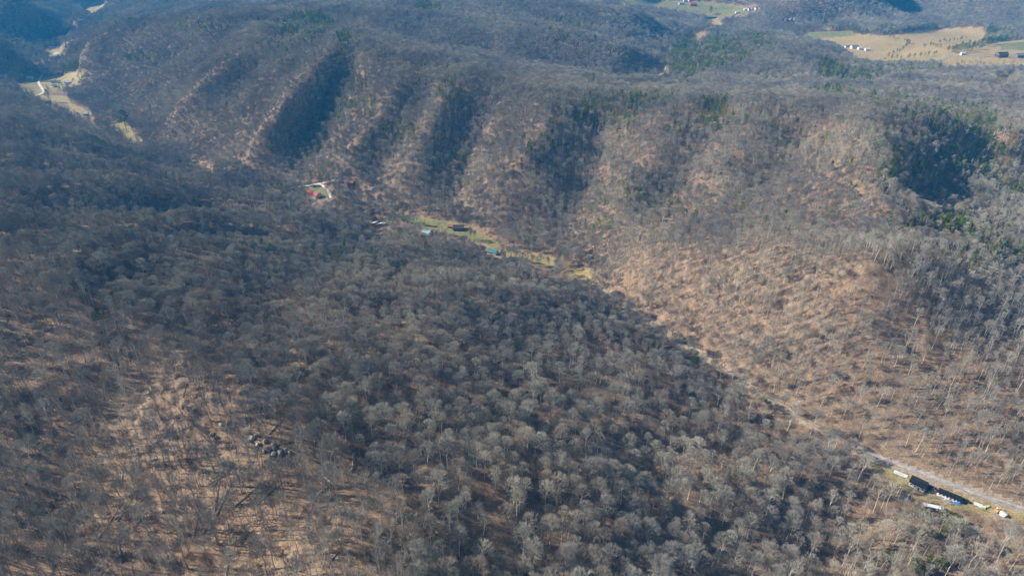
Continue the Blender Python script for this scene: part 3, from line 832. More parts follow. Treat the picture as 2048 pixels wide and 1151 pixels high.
# rock outcrop stays bare
drop |= ((tpx - 540) / 60) ** 2 + ((tpy - 890) / 26) ** 2 < 1
thin = np.where(sp > .5, .88, .93) - np.clip((.42 - fbm(TX, TY, 38, 2, 41)) * 2.6, 0, .6)
left_bare = inside(tpx, tpy, [(300, 640), (480, 700), (640, 930), (800, 1050), (900, 1500), (300, 1500), (120, 900), (150, 700)]) & (tdep < 600)
thin = np.where(left_bare, thin * .78, thin)
right_bare = inside(tpx, tpy, sparse_polys[0][3]) & (tdep < 800)
thin = np.where(right_bare, thin * .97, thin)
drop |= u1 > np.where(tdep > 1100, .96, thin)
is_pine = (u2 < pp) & ~drop
is_bare = ~is_pine & ~drop
scl = .66 + .54 * u3 ** 1.15
scl = scl * np.interp(tdep, [300, 620], [.96, .72])
rz = u4 * 2 * math.pi * 7 % (2 * math.pi)
spr = u2 * 1.0
dense_idx = np.where(u3 * 977 % 1 < .10, 4, (u3 * 331 % 1 * 4).astype(int))
sparse_idx = np.array([5, 6, 7, 8, 5, 8, 3, 7])[(u3 * 331 % 1 * 8).astype(int)]
kindi = np.where((u1 * 733 % 1) < sp, sparse_idx, dense_idx)

def choose_big(mask, n):
    vis = mask & (cpx > 8) & (cpx < 2040) & (cpy > 6) & (cpy < 1146)
    i = np.where(vis)[0]
    return i[np.argsort(tdep[i] / scl[i])][:n]
big = choose_big(is_bare, 300)
bigp = choose_big(is_pine, 300)

def region(px, py, sparse_):
    if px < 330: a = 'on the brown slope at the left edge'
    elif px < 700 and py < 1000: a = 'on the open brown slope below the grey rock outcrop'
    elif px < 900: a = 'on the open brown slope along the bottom edge'
    elif px < 1450: a = 'in the shaded hollow at the bottom centre'
    else: a = 'in the thin woodland below the junk-strewn yard'
    return a
adj = {0: 'grey round-crowned leafless tree', 1: 'wide grey leafless tree', 2: 'compact grey leafless tree', 3: 'tall grey leafless tree', 4: 'pale-barked spreading leafless tree',
       5: 'slender leafless tree with thin crown', 6: 'tall pale-trunked leafless tree', 7: 'small thin leafless tree', 8: 'open-branched leafless tree'}
def place(nm, meshes, loc, r, s, lab, cat, grp):
    e = empty(nm, loc, r); e.scale = (s, s, s)
    obj('trunk', meshes[0], e); obj('crown', meshes[1], e)
    return tag(e, lab, cat, grp)
for i in big:
    k = int(kindi[i])
    place('bare_tree', BIG[k], (TX[i], TY[i], TZ[i]), rz[i], scl[i], adj[k] + ' ' + region(tpx[i], tpy[i], k > 4), 'tree', adj[k] + 's ' + region(tpx[i], tpy[i], k > 4))
def pregion(px, py, dep):
    if dep < 420: return 'among the bare trees of the near slope'
    if px < 500: return 'on the wooded slopes beside the long valley at left'
    if py < 150 and px > 1300: return 'on the pine-covered knoll before the far fields'
    if px < 1000: return 'on the ribbed mountainside above the valley'
    if py < 260: return 'along the crest of the long middle ridge'
    if px > 1700: return 'in the shaded hollow behind the right-hand hill'
    return 'on the brown mountainside right of centre'
padj = ['dark green conical evergreen', 'bushy round-topped evergreen pine', 'small dark green evergreen']
for i in bigp:
    k = int(u3[i] * 613 % 1 * 3)
    place('evergreen_tree', PINE[k], (TX[i], TY[i], TZ[i]), rz[i], scl[i], padj[k] + ' ' + pregion(tpx[i], tpy[i], tdep[i]), 'tree', padj[k] + 's ' + pregion(tpx[i], tpy[i], tdep[i]))

# ------------------------------------------------------------------ the rest of the woods: one object each, instancing the source trees
def wood(nm, pts, ind, rot, sc, coll, label):
    me = bpy.data.meshes.new(nm)
    me.vertices.add(len(pts)); me.vertices.foreach_set('co', np.asarray(pts, np.float32).ravel())
    a = me.attributes.new('idx', 'INT', 'POINT'); a.data.foreach_set('value', np.asarray(ind, np.int32))
    a = me.attributes.new('rot', 'FLOAT_VECTOR', 'POINT'); a.data.foreach_set('vector', np.asarray(rot, np.float32).ravel())
    a = me.attributes.new('scl', 'FLOAT_VECTOR', 'POINT'); a.data.foreach_set('vector', np.asarray(sc, np.float32).ravel())
    me.update()
    o = obj(nm, me)
    ng = bpy.data.node_groups.new(nm, 'GeometryNodeTree')
    ng.interface.new_socket('Geometry', in_out='INPUT', socket_type='NodeSocketGeometry')
    ng.interface.new_socket('Geometry', in_out='OUTPUT', socket_type='NodeSocketGeometry')
    gi = ng.nodes.new('NodeGroupInput'); go = ng.nodes.new('NodeGroupOutput')
    ci = ng.nodes.new('GeometryNodeCollectionInfo')
    ci.inputs['Collection'].default_value = coll; ci.inputs['Separate Children'].default_value = True; ci.inputs['Reset Children'].default_value = True
    ip = ng.nodes.new('GeometryNodeInstanceOnPoints'); ip.inputs['Pick Instance'].default_value = True
    def na(n_, t):
        q = ng.nodes.new('GeometryNodeInputNamedAttribute'); q.data_type = t; q.inputs['Name'].default_value = n_
        return next(s for s in q.outputs if s.enabled and s.name == 'Attribute')
    L = ng.links
    L.new(gi.outputs[0], ip.inputs['Points']); L.new(ci.outputs[0], ip.inputs['Instance'])
    L.new(na('idx', 'INT'), ip.inputs['Instance Index'])
    er = ng.nodes.new('FunctionNodeEulerToRotation'); L.new(na('rot', 'FLOAT_VECTOR'), er.inputs[0]); L.new(er.outputs[0], ip.inputs['Rotation'])
    L.new(na('scl', 'FLOAT_VECTOR'), ip.inputs['Scale'])
    L.new(ip.outputs[0], go.inputs[0])
    md = o.modifiers.new('wood', 'NODES'); md.node_group = ng
    return tag(o, label, 'woodland', kind='stuff')
sel = np.ones(n0, bool); sel[big] = False
i = np.where(is_bare & sel)[0]
farmap = {0: 0, 1: 1, 2: 2, 3: 1, 4: 4, 5: 7, 6: 6, 7: 7, 8: 6}
lodi = np.empty(len(i), int)
for q, t in enumerate(i):
    k = int(kindi[t])
    lodi[q] = VAR[('near', k)] if tdep[t] < 520 else VAR[('mid', k)] if tdep[t] < 1000 else VAR[('far', farmap[k])]
sz = scl[i]
pts = [np.c_[TX[i], TY[i], TZ[i]]]; ids = [lodi]; rots = [np.c_[rgp.normal(0, .05, len(i)), rgp.normal(0, .05, len(i)), rz[i]]]; scs = [np.c_[sz, sz, sz * (.9 + .2 * u1[i])]]
# brush below the trees, near part only
bx = rgp.uniform(-700, 700, 26000); by = rgp.uniform(90, 800, 26000); bz = ground(bx, by)
a_, b_, c_ = to_px(bx, by, bz)
f1, g1, d1_ = cover(bx, by, bz)
ok = (a_ > -60) & (a_ < 2110) & (b_ < 1200) & (b_ > 300) & (f1 == 0) & (d1_ == 0) & (fbm(bx, by, 40, 3, 91) > .47)
for q in road_main: ok &= (bx - q[0]) ** 2 + (by - q[1]) ** 2 > 36
bx, by, bz = bx[ok], by[ok], bz[ok]; nb = len(bx)
pts.append(np.c_[bx, by, bz]); ids.append(VAR[('brush', 0)] + rgp.integers(0, 3, nb)); rots.append(np.c_[np.zeros(nb), np.zeros(nb), rgp.uniform(0, 6.28, nb)])
s1 = rgp.uniform(.6, 1.5, nb); scs.append(np.c_[s1, s1, s1])
# slim pole trees between the big ones where the canopy is open
qx = rgp.uniform(-1300, 1200, 110000); qy = rgp.uniform(90, 1500, 110000); qz = ground(qx, qy)
a_, b_, c_ = to_px(qx, qy, qz)
f1, g1, d1_ = cover(qx, qy, qz)
spq = np.zeros(len(qx))
for s_, d0, d1, poly in sparse_polys:
    m = inside(a_, b_, poly) & (c_ > d0) & (c_ < d1); spq[m] = np.maximum(spq[m], s_)
spq = np.maximum(spq, np.where(c_ > 560, .8, 0))
ok = (a_ > -60) & (a_ < 2110) & (b_ < 1250) & (f1 == 0) & (d1_ == 0) & (rgp.uniform(0, 1, len(qx)) < spq * np.clip((fbm(qx, qy, 35, 3, 93) - .3) * 3.2, .1, 1))
for q in road_main: ok &= (qx - q[0]) ** 2 + (qy - q[1]) ** 2 > 49
for (cxp, cyp, r), q in zip(clear, cd): ok &= ~((np.abs(c_ - q) < 60) & (np.abs(a_ - cxp) < r) & (b_ > cyp - r * .5) & (b_ - 15 * CP * FPX / c_ < cyp + r * .2))
qx, qy, qz = qx[ok], qy[ok], qz[ok]; nb = len(qx)
pts.append(np.c_[qx, qy, qz]); ids.append(VAR[('pole', 0)] + rgp.integers(0, 3, nb)); rots.append(np.c_[rgp.normal(0, .07, nb), rgp.normal(0, .07, nb), rgp.uniform(0, 6.28, nb)])
s1 = rgp.uniform(.6, 1.25, nb); scs.append(np.c_[s1, s1, s1]); print('POLES', nb)
wood('bare_forest', np.concatenate(pts), np.concatenate(ids), np.concatenate(rots), np.concatenate(scs), src, 'grey leafless winter forest covering the hills and valley sides')
sel = np.ones(n0, bool); sel[bigp] = False
i = np.where(is_pine & sel)[0]
s1 = scl[i]
wood('evergreen_forest', np.c_[TX[i], TY[i], TZ[i]], (u3[i] * 613 % 1 * 3).astype(int), np.c_[0 * s1, 0 * s1, rz[i]], np.c_[s1, s1, s1], src2, 'dark green evergreens scattered through the far hills')
print('TREES', n0, int(is_bare.sum()), int(is_pine.sum()), len(bx), 'near', int((tdep[is_bare] < 520).sum()), 'bigdep', float(tdep[big].max()), float(tdep[bigp].max()))
# ------------------------------------------------------------------ buildings and everything around them
def sm(name, col, **k):
    if name not in M: M[name] = simple(name, col, **k)
    return M[name]
sm('white_wall', (0.62, 0.62, 0.60), vary=.12); sm('cream_wall', (0.62, 0.56, 0.45), vary=.15); sm('grey_wall', (0.38, 0.38, 0.38), vary=.2)
sm('wood_wall', (0.17, 0.12, 0.085), vary=.4); sm('red_wall', (0.30, 0.06, 0.045), vary=.3); sm('brick_wall', (0.30, 0.14, 0.10), vary=.3)
sm('black_roof', (0.008, 0.009, 0.013), rough=.6, vary=.3); sm('grey_roof', (0.16, 0.16, 0.17), vary=.25); sm('tan_roof', (0.30, 0.24, 0.19), vary=.25); sm('dark_roof', (0.055, 0.042, 0.038), vary=.4)
M['red_metal'] = ribbed('red_metal', (0.44, 0.06, 0.05)); M['teal_metal'] = ribbed('teal_metal', (0.045, 0.20, 0.18)); M['pale_teal'] = ribbed('pale_teal', (0.20, 0.38, 0.38))
M['white_metal'] = ribbed('white_metal', (0.66, 0.68, 0.70)); M['rust_metal'] = ribbed('rust_metal', (0.28, 0.12, 0.08)); M['pink_metal'] = ribbed('pink_metal', (0.45, 0.17, 0.15))
sm('glass', (0.03, 0.04, 0.05), rough=.15, vary=.1, spec=.5); sm('white_paint', (0.80, 0.80, 0.79), rough=.4, vary=.08); sm('blue_tarp', (0.04, 0.16, 0.38), rough=.5, vary=.25)
sm('dark_paint', (0.025, 0.03, 0.035), rough=.35, vary=.2, spec=.5); sm('rubber', (0.02, 0.02, 0.02)); sm('lumber', (0.50, 0.37, 0.24), vary=.3); sm('grey_paint', (0.20, 0.22, 0.23), rough=.4)
sm('chrome', (0.5, 0.5, 0.5), rough=.3, metal=.8); sm('orange_paint', (0.65, 0.33, 0.04), rough=.5); sm('rock', (0.38, 0.35, 0.29), vary=.45, scale=.5); sm('moss_rock', (0.28, 0.28, 0.22), vary=.4, scale=.4)
sm('log_bark', (0.24, 0.21, 0.18), vary=.4); sm('log_pale', (0.42, 0.38, 0.32), vary=.35); sm('red_paint', (0.45, 0.05, 0.04), rough=.4); sm('pale_green', (0.35, 0.42, 0.30))
sm('charred', (0.03, 0.022, 0.02)); sm('water', (0.03, 0.10, 0.12), rough=.08, spec=.5)

def spot(px, py):
    p = cast(px, py); return p
def yaw_between(a, b):
    p, q = cast(*a), cast(*b); return math.atan2(q.y - p.y, q.x - p.x)
def house(name, label, cat, px, py, L, W, H, rise, yaw, wall, roof, group=None, wins=3, door=True, chimney=False, porch=False, open_front=False, at=None):
    p = at or spot(px, py)
    c, s = math.cos(yaw), math.sin(yaw)
    zs = [float(ground(p.x + a * c - b * s, p.y + a * s + b * c)) for a in (-L / 2, L / 2) for b in (-W / 2, W / 2)]
    z0 = max(zs) - .1 if max(zs) - min(zs) < 2.5 else sum(zs) / 4 + .6
    dn = z0 - min(zs) + .4
    e = empty(name, (p.x, p.y, z0), yaw)
    hl, hw = L / 2, W / 2
    w = MB()
    w.add([(-hl, -hw, -dn), (hl, -hw, -dn), (hl, hw, -dn), (-hl, hw, -dn), (-hl, -hw, H), (hl, -hw, H), (hl, hw, H), (-hl, hw, H), (-hl, 0, H + rise), (hl, 0, H + rise)],
          [(3, 2, 1, 0), (0, 1, 5, 4), (2, 3, 7, 6), (1, 2, 6, 9, 5), (3, 0, 4, 8, 7), (4, 5, 9, 8), (6, 7, 8, 9)])
    w.build('wall', wall, e)
    o, th = .45, .16
    zr, ze = H + rise + .04, H + .04 - o * rise / hw
    r = MB()
    for sg_ in (-1, 1):
        y0 = sg_ * (hw + o)
        r.add([(-hl - o, y0, ze), (hl + o, y0, ze), (hl + o, 0, zr), (-hl - o, 0, zr), (-hl - o, y0, ze + th), (hl + o, y0, ze + th), (hl + o, 0, zr + th), (-hl - o, 0, zr + th)],
              [(0, 1, 2, 3)[::-1] if sg_ < 0 else (0, 1, 2, 3), (4, 5, 6, 7) if sg_ < 0 else (7, 6, 5, 4), (0, 1, 5, 4), (1, 2, 6, 5), (3, 0, 4, 7)])
    rf = r.build('roof', roof, e)
    if chimney: MB().box(hl * .4, hw * .3, H + rise * .4, .8, .8, rise * .6 + 1.1).build('chimney', M['brick_wall'], rf)
    for sd2 in (-1, 1):
        for i in range(wins):
            x = -hl + L * (i + .5) / wins
            if door and i == wins // 2: continue
            f = MB().box(x, sd2 * (hw + .03), H * .38, 1.35, .10, 1.3).build('window', M['white_paint'], e)
            MB().box(x, sd2 * (hw + .07), H * .38 + .12, 1.1, .06, 1.06).build('pane', M['glass'], f)
        if door:
            d = MB().box(-hl + L * (wins // 2 + .5) / max(wins, 1), sd2 * (hw + .04), -.02, 1.0, .12, 2.1).build('door', M['wood_wall'], e)
    if open_front:
        for i in range(2): MB().box(-hl - .04, (-.25 + .5 * i) * W, 0, .10, W * .36, H * .8).build('door', M['dark_roof'], e)  # dark panels on the closed end wall stand in for the shaded inside
    if porch:
        MB().box(hl * .1, -hw - 1.1, H - .5, L * .6, 2.3, .14).build('porch_roof', roof, e)
        for i in range(3): MB().box(-L * .18 + L * .28 * i, -hw - 2.0, -dn, .18, .18, H - .5 + dn).build('post', M['white_paint'], e)
    return tag(e, label, cat, group)

ry = yaw_between((1790, 926), (1960, 989))
house('house', 'white walled house with a black roof beside the gravel road', 'house', 1835, 971, 9.5, 7.5, 3.4, 2.2, ry - .12, M['white_wall'], M['black_roof'], wins=4, porch=False)
house('lean_to', 'low black-roofed lean-to against the right end of the white house', 'shed', 1856, 979, 3.6, 4.5, 2.2, .7, ry - .12, M['grey_wall'], M['black_roof'], wins=0)
house('mobile_home', 'long narrow mobile home with a black roof below the gravel road', 'mobile home', 1897, 994, 12.5, 4.2, 2.6, .8, ry, M['white_wall'], M['black_roof'], wins=6)
def on(px, py, dz=0.0):
    p = spot(px, py); return (p.x, p.y, p.z + dz)
def panel_stack(px, py, L, W, n, label, grp=None, yaw=ry):
    e = empty('panel_stack', on(px, py), yaw)
    for i in range(n): MB().box(0, (i - (n - 1) / 2) * W * 1.25, .15, L, W, .35).build('panel', M['white_metal'], e)
    for x in (-L * .35, L * .35): MB().box(x, 0, -.3, .2, n * W * 1.25, .42).build('bearer', M['lumber'], e)
    return tag(e, label, 'panels', grp)
panel_stack(1801, 948, 8.5, .9, 3, 'stack of long white metal panels lying uphill of the white house')
panel_stack(1956, 1009, 4.6, .8, 3, 'short row of whitish panels lying on grass right of the pickup')
# white box trailer under the trees
def trailer(px, py, yaw):
    e = empty('trailer', on(px, py), yaw)
    MB().box(0, 0, .9, 11.5, 2.7, 2.5).build('body', M['grey_paint'], e)
    MB().box(0, 0, 3.4, 11.7, 2.9, .12).build('roof', M['white_metal'], e)
    for x in (-2, 2):
        for y in (-1.2, 1.2): 
            w = MB(); w.tube([(x, y - .15, .45), (x, y + .15, .45)], [.45, .45], 12); w.build('wheel', M['rubber'], e)
    for x in (-4, 0, 4):
        f = MB().box(x, -1.37, 1.8, 1.2, .08, .8).build('window', M['glass'], e)
    MB().box(2, -1.38, 1.0, .8, .08, 1.9).build('door', M['white_paint'], e)
    MB().box(-6.4, 0, .5, 1.8, .2, .2).build('hitch', M['grey_paint'], e)
    return tag(e, 'long white-roofed trailer half hidden under trees below the mobile home', 'trailer')
trailer(1864, 1019, ry + .32)
house('shed', 'small dark shed at the right end of the white-roofed trailer', 'shed', 1884, 1024, 4.5, 4, 2.3, .8, ry, M['wood_wall'], M['dark_roof'], wins=0)
def vehicle(name, label, px, py, yaw, paint, kind='pickup', group=None, scale=1.0):
    e = empty(name, on(px, py), yaw); e.scale = (scale,) * 3
    def sect(x, w, z0, z1, b=.12): return [(x, -w + b, z0), (x, w - b, z0), (x, w, z0 + b), (x, w, z1 - b), (x, w - b, z1), (x, -w + b, z1), (x, -w, z1 - b), (x, -w, z0 + b)]
    b = MB()
    if kind == 'pickup':
        b.loft([sect(-2.75, .85, .5, 1.05), sect(-2.6, .95, .42, 1.12), sect(.9, .97, .42, 1.14), sect(2.3, .93, .42, 1.08), sect(2.7, .8, .5, .95)])
        bd = b.build('body', paint, e)
        c = MB(); c.loft([sect(-.75, .86, 1.12, 1.2, .03), sect(-.6, .74, 1.12, 1.78, .1), sect(.55, .74, 1.12, 1.76, .1), sect(1.25, .84, 1.1, 1.18, .03)]); cb = c.build('cab', paint, e)
        MB().box(-1.72, 0, 1.06, 1.75, 1.5, .1).build('load_bed', M['rubber'], e)
        MB().box(0, 0, 1.3, 1.15, 1.56, .34).build('window', M['glass'], e)
    else:
        b.loft([sect(-2.3, .82, .5, .9), sect(-2.1, .9, .38, 1.0), sect(1.3, .92, .38, 1.0), sect(2.1, .86, .4, .88), sect(2.3, .7, .5, .75)])
        b.build('body', paint, e)
        c = MB(); c.loft([sect(-1.9, .8, .98, 1.05, .03), sect(-1.4, .68, .98, 1.5, .1), sect(.4, .68, .98, 1.5, .1), sect(1.2, .8, .95, 1.02, .03)]); c.build('cab', paint, e)
        MB().box(-.5, 0, 1.1, 1.6, 1.48, .28).build('window', M['glass'], e)
    for x in (-1.6, 1.65):
        for y in (-.86, .86):
            w = MB(); w.tube([(x, y - .12, .38), (x, y + .12, .38)], [.38, .38], 14); wh = w.build('wheel', M['rubber'], e)
            r = MB(); r.tube([(x, y - .135, .38), (x, y + .135, .38)], [.2, .2], 10); r.build('rim', M['chrome'], wh)
    for y in (-.62, .62): MB().box(2.62, y, .68, .16, .3, .18).build('headlight', M['white_paint'], e)
    return tag(e, label, 'pickup truck' if kind == 'pickup' else 'car', group)
vehicle('pickup_truck', 'dark pickup truck parked on grass beside the gravel road', 1932, 1002, ry - .1, M['dark_paint'])
vehicle('parked_car', 'dull grey car parked in front of the mobile home', 1897, 1004, ry - .3, M['grey_paint'], 'car')
def tarp(px, py, yaw, label):
    mb = MB(); n = 6; rg = random.Random(px)
    vs = [[(a * .8 - 2, b * .5 - 1.25, .25 + .5 * math.sin(math.pi * a / n) * math.sin(math.pi * b / n) + rg.uniform(0, .12)) for b in range(n)] for a in range(n)]
    top = [q for r in vs for q in r]; bot = [(x, y, z - .12) for x, y, z in top]
    k = len(top); fs = []
    for a in range(n - 1):
        for b in range(n - 1):
            i = a * n + b; fs += [(i, i + n, i + n + 1, i + 1), (i + k, i + 1 + k, i + n + 1 + k, i + n + k)]
    mb.add(top + bot, fs)
    o = mb.build('tarp', M['blue_tarp'], None, on(px, py)); o.rotation_euler = (0, 0, yaw); tag(o, label, 'tarp')
tarp(1914, 1006, ry, 'blue tarp lying between the mobile home and the pickup')
tarp(1812, 994, ry + .3, 'faded blue tarp lying in brown grass left of the trailer')
def water_tank(px, py):
    e = empty('water_tank', on(px, py), ry)
    t = MB(); t.tube([(0, 0, -.2), (0, 0, 2.1), (0, 0, 2.5)], [1.5, 1.5, .7], 18); t.build('tank_body', M['white_paint'], e)
    t = MB(); t.tube([(0, 0, 2.45), (0, 0, 2.65)], [.35, .35], 12); t.build('lid', M['grey_paint'], e)
    tag(e, 'white round tank at the right end of the mobile home', 'tank')
water_tank(1913, 999)
# junk in the yard: boards, crates, an appliance or two
rj = random.Random(5)
def junk(name, cat, lab, grp, spots, size, mats):
    for (x, y) in spots:
        p = on(x, y)
        l, w_, h = [q * rj.uniform(.7, 1.3) for q in size]
        mb = MB().box(0, 0, -.1, l, w_, h + .1)
        if name == 'crate':
            mb.box(0, 0, h, l * 1.06, w_ * 1.06, .08); mb.box(0, w_ / 2 + .02, h * .45, l * 1.02, .05, .12); mb.box(0, -w_ / 2 - .02, h * .45, l * 1.02, .05, .12)
        else:
            mb.box(l * .1, w_ * .5, h, l * .9, w_ * .5, .06, .12)
        o = mb.build(name, rj.choice(mats), None, p); o.rotation_euler = (0, 0, rj.uniform(0, 3.1)); tag(o, lab, cat, grp)
J = [(1874 + i * 2.3 + rj.uniform(-2, 2), 984 + i * 1.1 + rj.uniform(-2, 5)) for i in range(18)]
junk('board', 'lumber', 'pale loose board in the scrap along the mobile home front', 'loose boards in front of the mobile home', J, (2.4, .5, .18), [M['lumber'], M['white_paint'], M['tan_roof']])
J = [(1868 + i * 3.0 + rj.uniform(-2, 2), 973 + i * 2.0 + rj.uniform(2, 6)) for i in range(12)]
junk('crate', 'crate', 'pale crate in the clutter between house and mobile home', 'crates cluttering the yard by the mobile home', J, (1.1, .9, .9), [M['white_paint'], M['lumber'], M['red_paint'], M['white_wall']])
J = [(1964 + rj.uniform(-1, 14), 1012 + rj.uniform(0, 8)) for i in range(9)]
junk('crate', 'crate', 'small pale crate in the pile right of the whitish panels', 'crates piled near the dirt mound', J, (1.2, .9, .8), [M['white_paint'], M['pale_green'], M['grey_wall'], M['cream_wall']])
J = [(1833 + rj.uniform(0, 14), 986 + rj.uniform(0, 7)) for i in range(6)]
junk('board', 'lumber', 'brown board in the small scrap heap below the white house', 'boards heaped below the white house', J, (1.8, .6, .3), [M['wood_wall'], M['tan_roof'], M['rust_metal']])
house('cargo_box', 'small white box-shaped cabin right of the dirt mound', 'box', 2005, 1030, 3.0, 2.2, 1.8, .25, ry - .5, M['white_wall'], M['white_metal'], wins=0, door=False)
def excavator(px, py):
    e = empty('excavator', on(px, py), .6)
    for y in (-.9, .9):
        t = MB(); t.loft([[(-1.5, y - .22, .3), (-1.2, y - .22, 0), (1.2, y - .22, 0), (1.5, y - .22, .3), (1.2, y - .22, .65), (-1.2, y - .22, .65)], [(-1.5, y + .22, .3), (-1.2, y + .22, 0), (1.2, y + .22, 0), (1.5, y + .22, .3), (1.2, y + .22, .65), (-1.2, y + .22, .65)]])
        t.build('track', M['rubber'], e)
    MB().box(-.5, 0, .65, 2.4, 1.9, .9).build('body', M['orange_paint'], e)
    cb = MB().box(.4, .45, 1.5, 1.1, .9, 1.1).build('cab', M['white_paint'], e)
    MB().box(.4, .45, 1.75, 1.16, .96, .6).build('window', M['glass'], cb)
    a = MB(); a.tube([(.7, -.3, 1.3), (2.2, -.3, 3.0), (3.6, -.3, 2.2)], [.2, .2, .16], 4); a.tube([(3.6, -.3, 2.2), (3.3, -.3, .6)], [.15, .12], 4); a.build('arm', M['orange_paint'], e)
    MB().box(3.3, -.3, .1, .7, .8, .55).build('bucket', M['grey_paint'], e)
    tag(e, 'small excavator standing on the bare orange dirt patch by the road', 'excavator')
excavator(1993, 1022)

# middle valley
vy = yaw_between((640, 384), (720, 398))
house('barn', 'large red metal roofed barn beside the pale gravel lane', 'barn', 628, 393, 19, 10, 4.0, 3.0, vy - .1, M['cream_wall'], M['red_metal'], wins=5)
house('cabin', 'small faded red roofed cabin at the end of the gravel lane', 'cabin', 702, 369, 8, 6, 3, 2.0, vy + .3, M['brick_wall'], M['pink_metal'], wins=2)
vy2 = yaw_between((855, 445), (930, 465))
house('cottage', 'small teal-roofed cottage partly behind bare trees in the valley', 'house', 855, 468, 10, 7, 3, 2.2, vy2, M['white_wall'], M['pale_teal'], wins=3)
house('barn', 'dark brown-roofed barn with open end on the green valley field', 'barn', 917, 459, 12, 8, 3.4, 2.6, vy2 + .5, M['wood_wall'], M['dark_roof'], wins=0, door=False, open_front=True)
house('shed', 'low rust-roofed shed adjoining the dark barn on the left', 'shed', 903, 455, 8, 4.5, 2.4, 1.2, vy2 + .2, M['wood_wall'], M['rust_metal'], wins=0)
house('cabin', 'cabin with bright dark-teal metal roof beside the yellow valley field', 'cabin', 986, 507, 10, 7, 3, 2.4, vy2 + .1, M['cream_wall'], M['teal_metal'], wins=3)
J = [(742 + i * 4.6, 444 + rj.uniform(-2, 3) + i * .6) for i in range(7)]
for k, (x, y) in enumerate(J):
    vehicle('parked_car', 'whitish old car glimpsed among bare trees on the spur', x, y, vy + rj.uniform(.6, 1.4), M['white_paint'] if k % 3 else M['grey_wall'], 'car', 'cars in a row behind bare trees', 1.15)

# valley at the upper left
gv = 'houses of the upper left valley'
def vh(nm, lab, cat, px, py, L, W, yaw, wall, roof, **k): return house(nm, lab, cat, px, py, L, W, 3.4, 2.2, yaw, M[wall], M[roof], gv, **k)
vh('house', 'bright white-roofed house on brown field left of the winding lane', 'house', 61, 159, 13, 9, .2, 'white_wall', 'white_metal')
vh('house', 'bluish house under a dark tree right of the winding lane', 'house', 108, 165, 11, 8, .5, 'grey_wall', 'grey_roof')
vh('cottage', 'tiny pale cottage right of the bluish house', 'house', 118, 166, 6, 5, .1, 'white_wall', 'grey_roof', wins=2)
vh('mobile_home', 'long white mobile home at the foot of the wooded slope', 'mobile home', 138, 168, 14, 6, .25, 'white_wall', 'white_metal')
vh('cottage', 'small white-fronted cottage below the bluish house', 'house', 109, 174, 9, 7, 1.1, 'white_wall', 'white_metal', wins=2)
vh('shed', 'small white-roofed shed alone in the long narrow field', 'shed', 173, 231, 8, 6, .3, 'grey_wall', 'white_metal', wins=1)
vh('shed', 'low brown shed near the narrow end of the valley field', 'shed', 214, 253, 9, 4, .2, 'wood_wall', 'rust_metal', wins=1)
vh('house', 'pale house at the left edge below the dark wooded hill', 'house', 6, 153, 13, 9, .4, 'white_wall', 'pale_teal')
vh('barn', 'dark-roofed barn at the top of the lane', 'barn', 104, 97, 12, 8, .3, 'wood_wall', 'grey_roof', wins=0)
vh('house', 'grey house among dark trees beside the upper lane', 'house', 114, 115, 10, 8, -.2, 'white_wall', 'grey_roof')
vh('shed', 'red-brown shed by the bend in the upper lane', 'shed', 94, 109, 9, 6, .1, 'brick_wall', 'rust_metal', wins=1)
vh('shed', 'dark shed beside the dry field under the small lone tree', 'shed', 97, 208, 12, 4, .2, 'wood_wall', 'dark_roof', wins=0)
vh('shed', 'long dark shed on the brown bank above the houses', 'shed', 122, 150, 12, 5, .1, 'wood_wall', 'dark_roof', wins=0)

# far farms at the top
gf_ = 'farm buildings in the far fields'
def fh(nm, lab, cat, px, py, L, W, H, yaw, wall, roof, **k): return house(nm, lab, cat, px, py, L * .85, W * .85, H * .9, H * .6, yaw, M[wall], M[roof], gf_, **k)
fh('house', 'red-roofed blue house in the small clearing behind the pine knoll', 'house', 1292, 138, 16, 10, 4.5, .1, 'grey_wall', 'rust_metal')
fh('barn', 'large dark red barn at the top edge meadow', 'barn', 1386, 12, 26, 16, 7, .1, 'red_wall', 'red_metal', wins=0)
fh('barn', 'blue-grey barn left of the dark red barn', 'barn', 1362, 9, 20, 14, 5, .2, 'grey_wall', 'pale_teal', wins=0)
fh('house', 'red-roofed house just above the blue-grey barn', 'house', 1370, 4, 14, 9, 4.5, .1, 'white_wall', 'red_metal')
fh('house', 'small white house right of the red-roofed house at the top edge', 'house', 1378, 3, 9, 8, 5, .5, 'white_wall', 'white_metal')
for i, (x, y, rf, lb) in enumerate([(1491, 21, 'white_metal', 'leftmost white house of the far hamlet row'), (1499, 21, 'red_metal', 'red-roofed house second in the far hamlet row'), (1504, 20, 'white_metal', 'white shed in the middle of the far hamlet row'),
                                (1512, 19, 'red_metal', 'red-roofed house near the right end of the far hamlet row'), (1520, 17, 'white_metal', 'rightmost pale house of the far hamlet row')]):
    fh('house', lb, 'house', x, y, 11, 7, 4, .2 * i, 'white_wall', rf)
fh('shed', 'white shed alone at the edge of the shaded meadow', 'shed', 1474, 27, 12, 8, 4, .1, 'white_wall', 'white_metal', wins=1)
for i, (x, y) in enumerate([(1542, 38), (1556, 39), (1572, 41), (1580, 40), (1588, 40)]):
    fh('house', ['tiny white house furthest left in the shaded foothills', 'tiny white house second from left in the shaded foothills', 'tiny white house in the middle of the shaded foothill row', 'tiny blue-white house fourth in the shaded foothill row', 'brightest small white house at the right of the shaded row'][i], 'house', x, y, 9, 6, 3.5, .3 * i, 'white_wall', 'white_metal')
fh('farmhouse', 'white farmhouse with grey roof in the middle of the tan field', 'house', 1708, 97, 20, 12, 5.5, .1, 'white_wall', 'grey_roof', chimney=True)
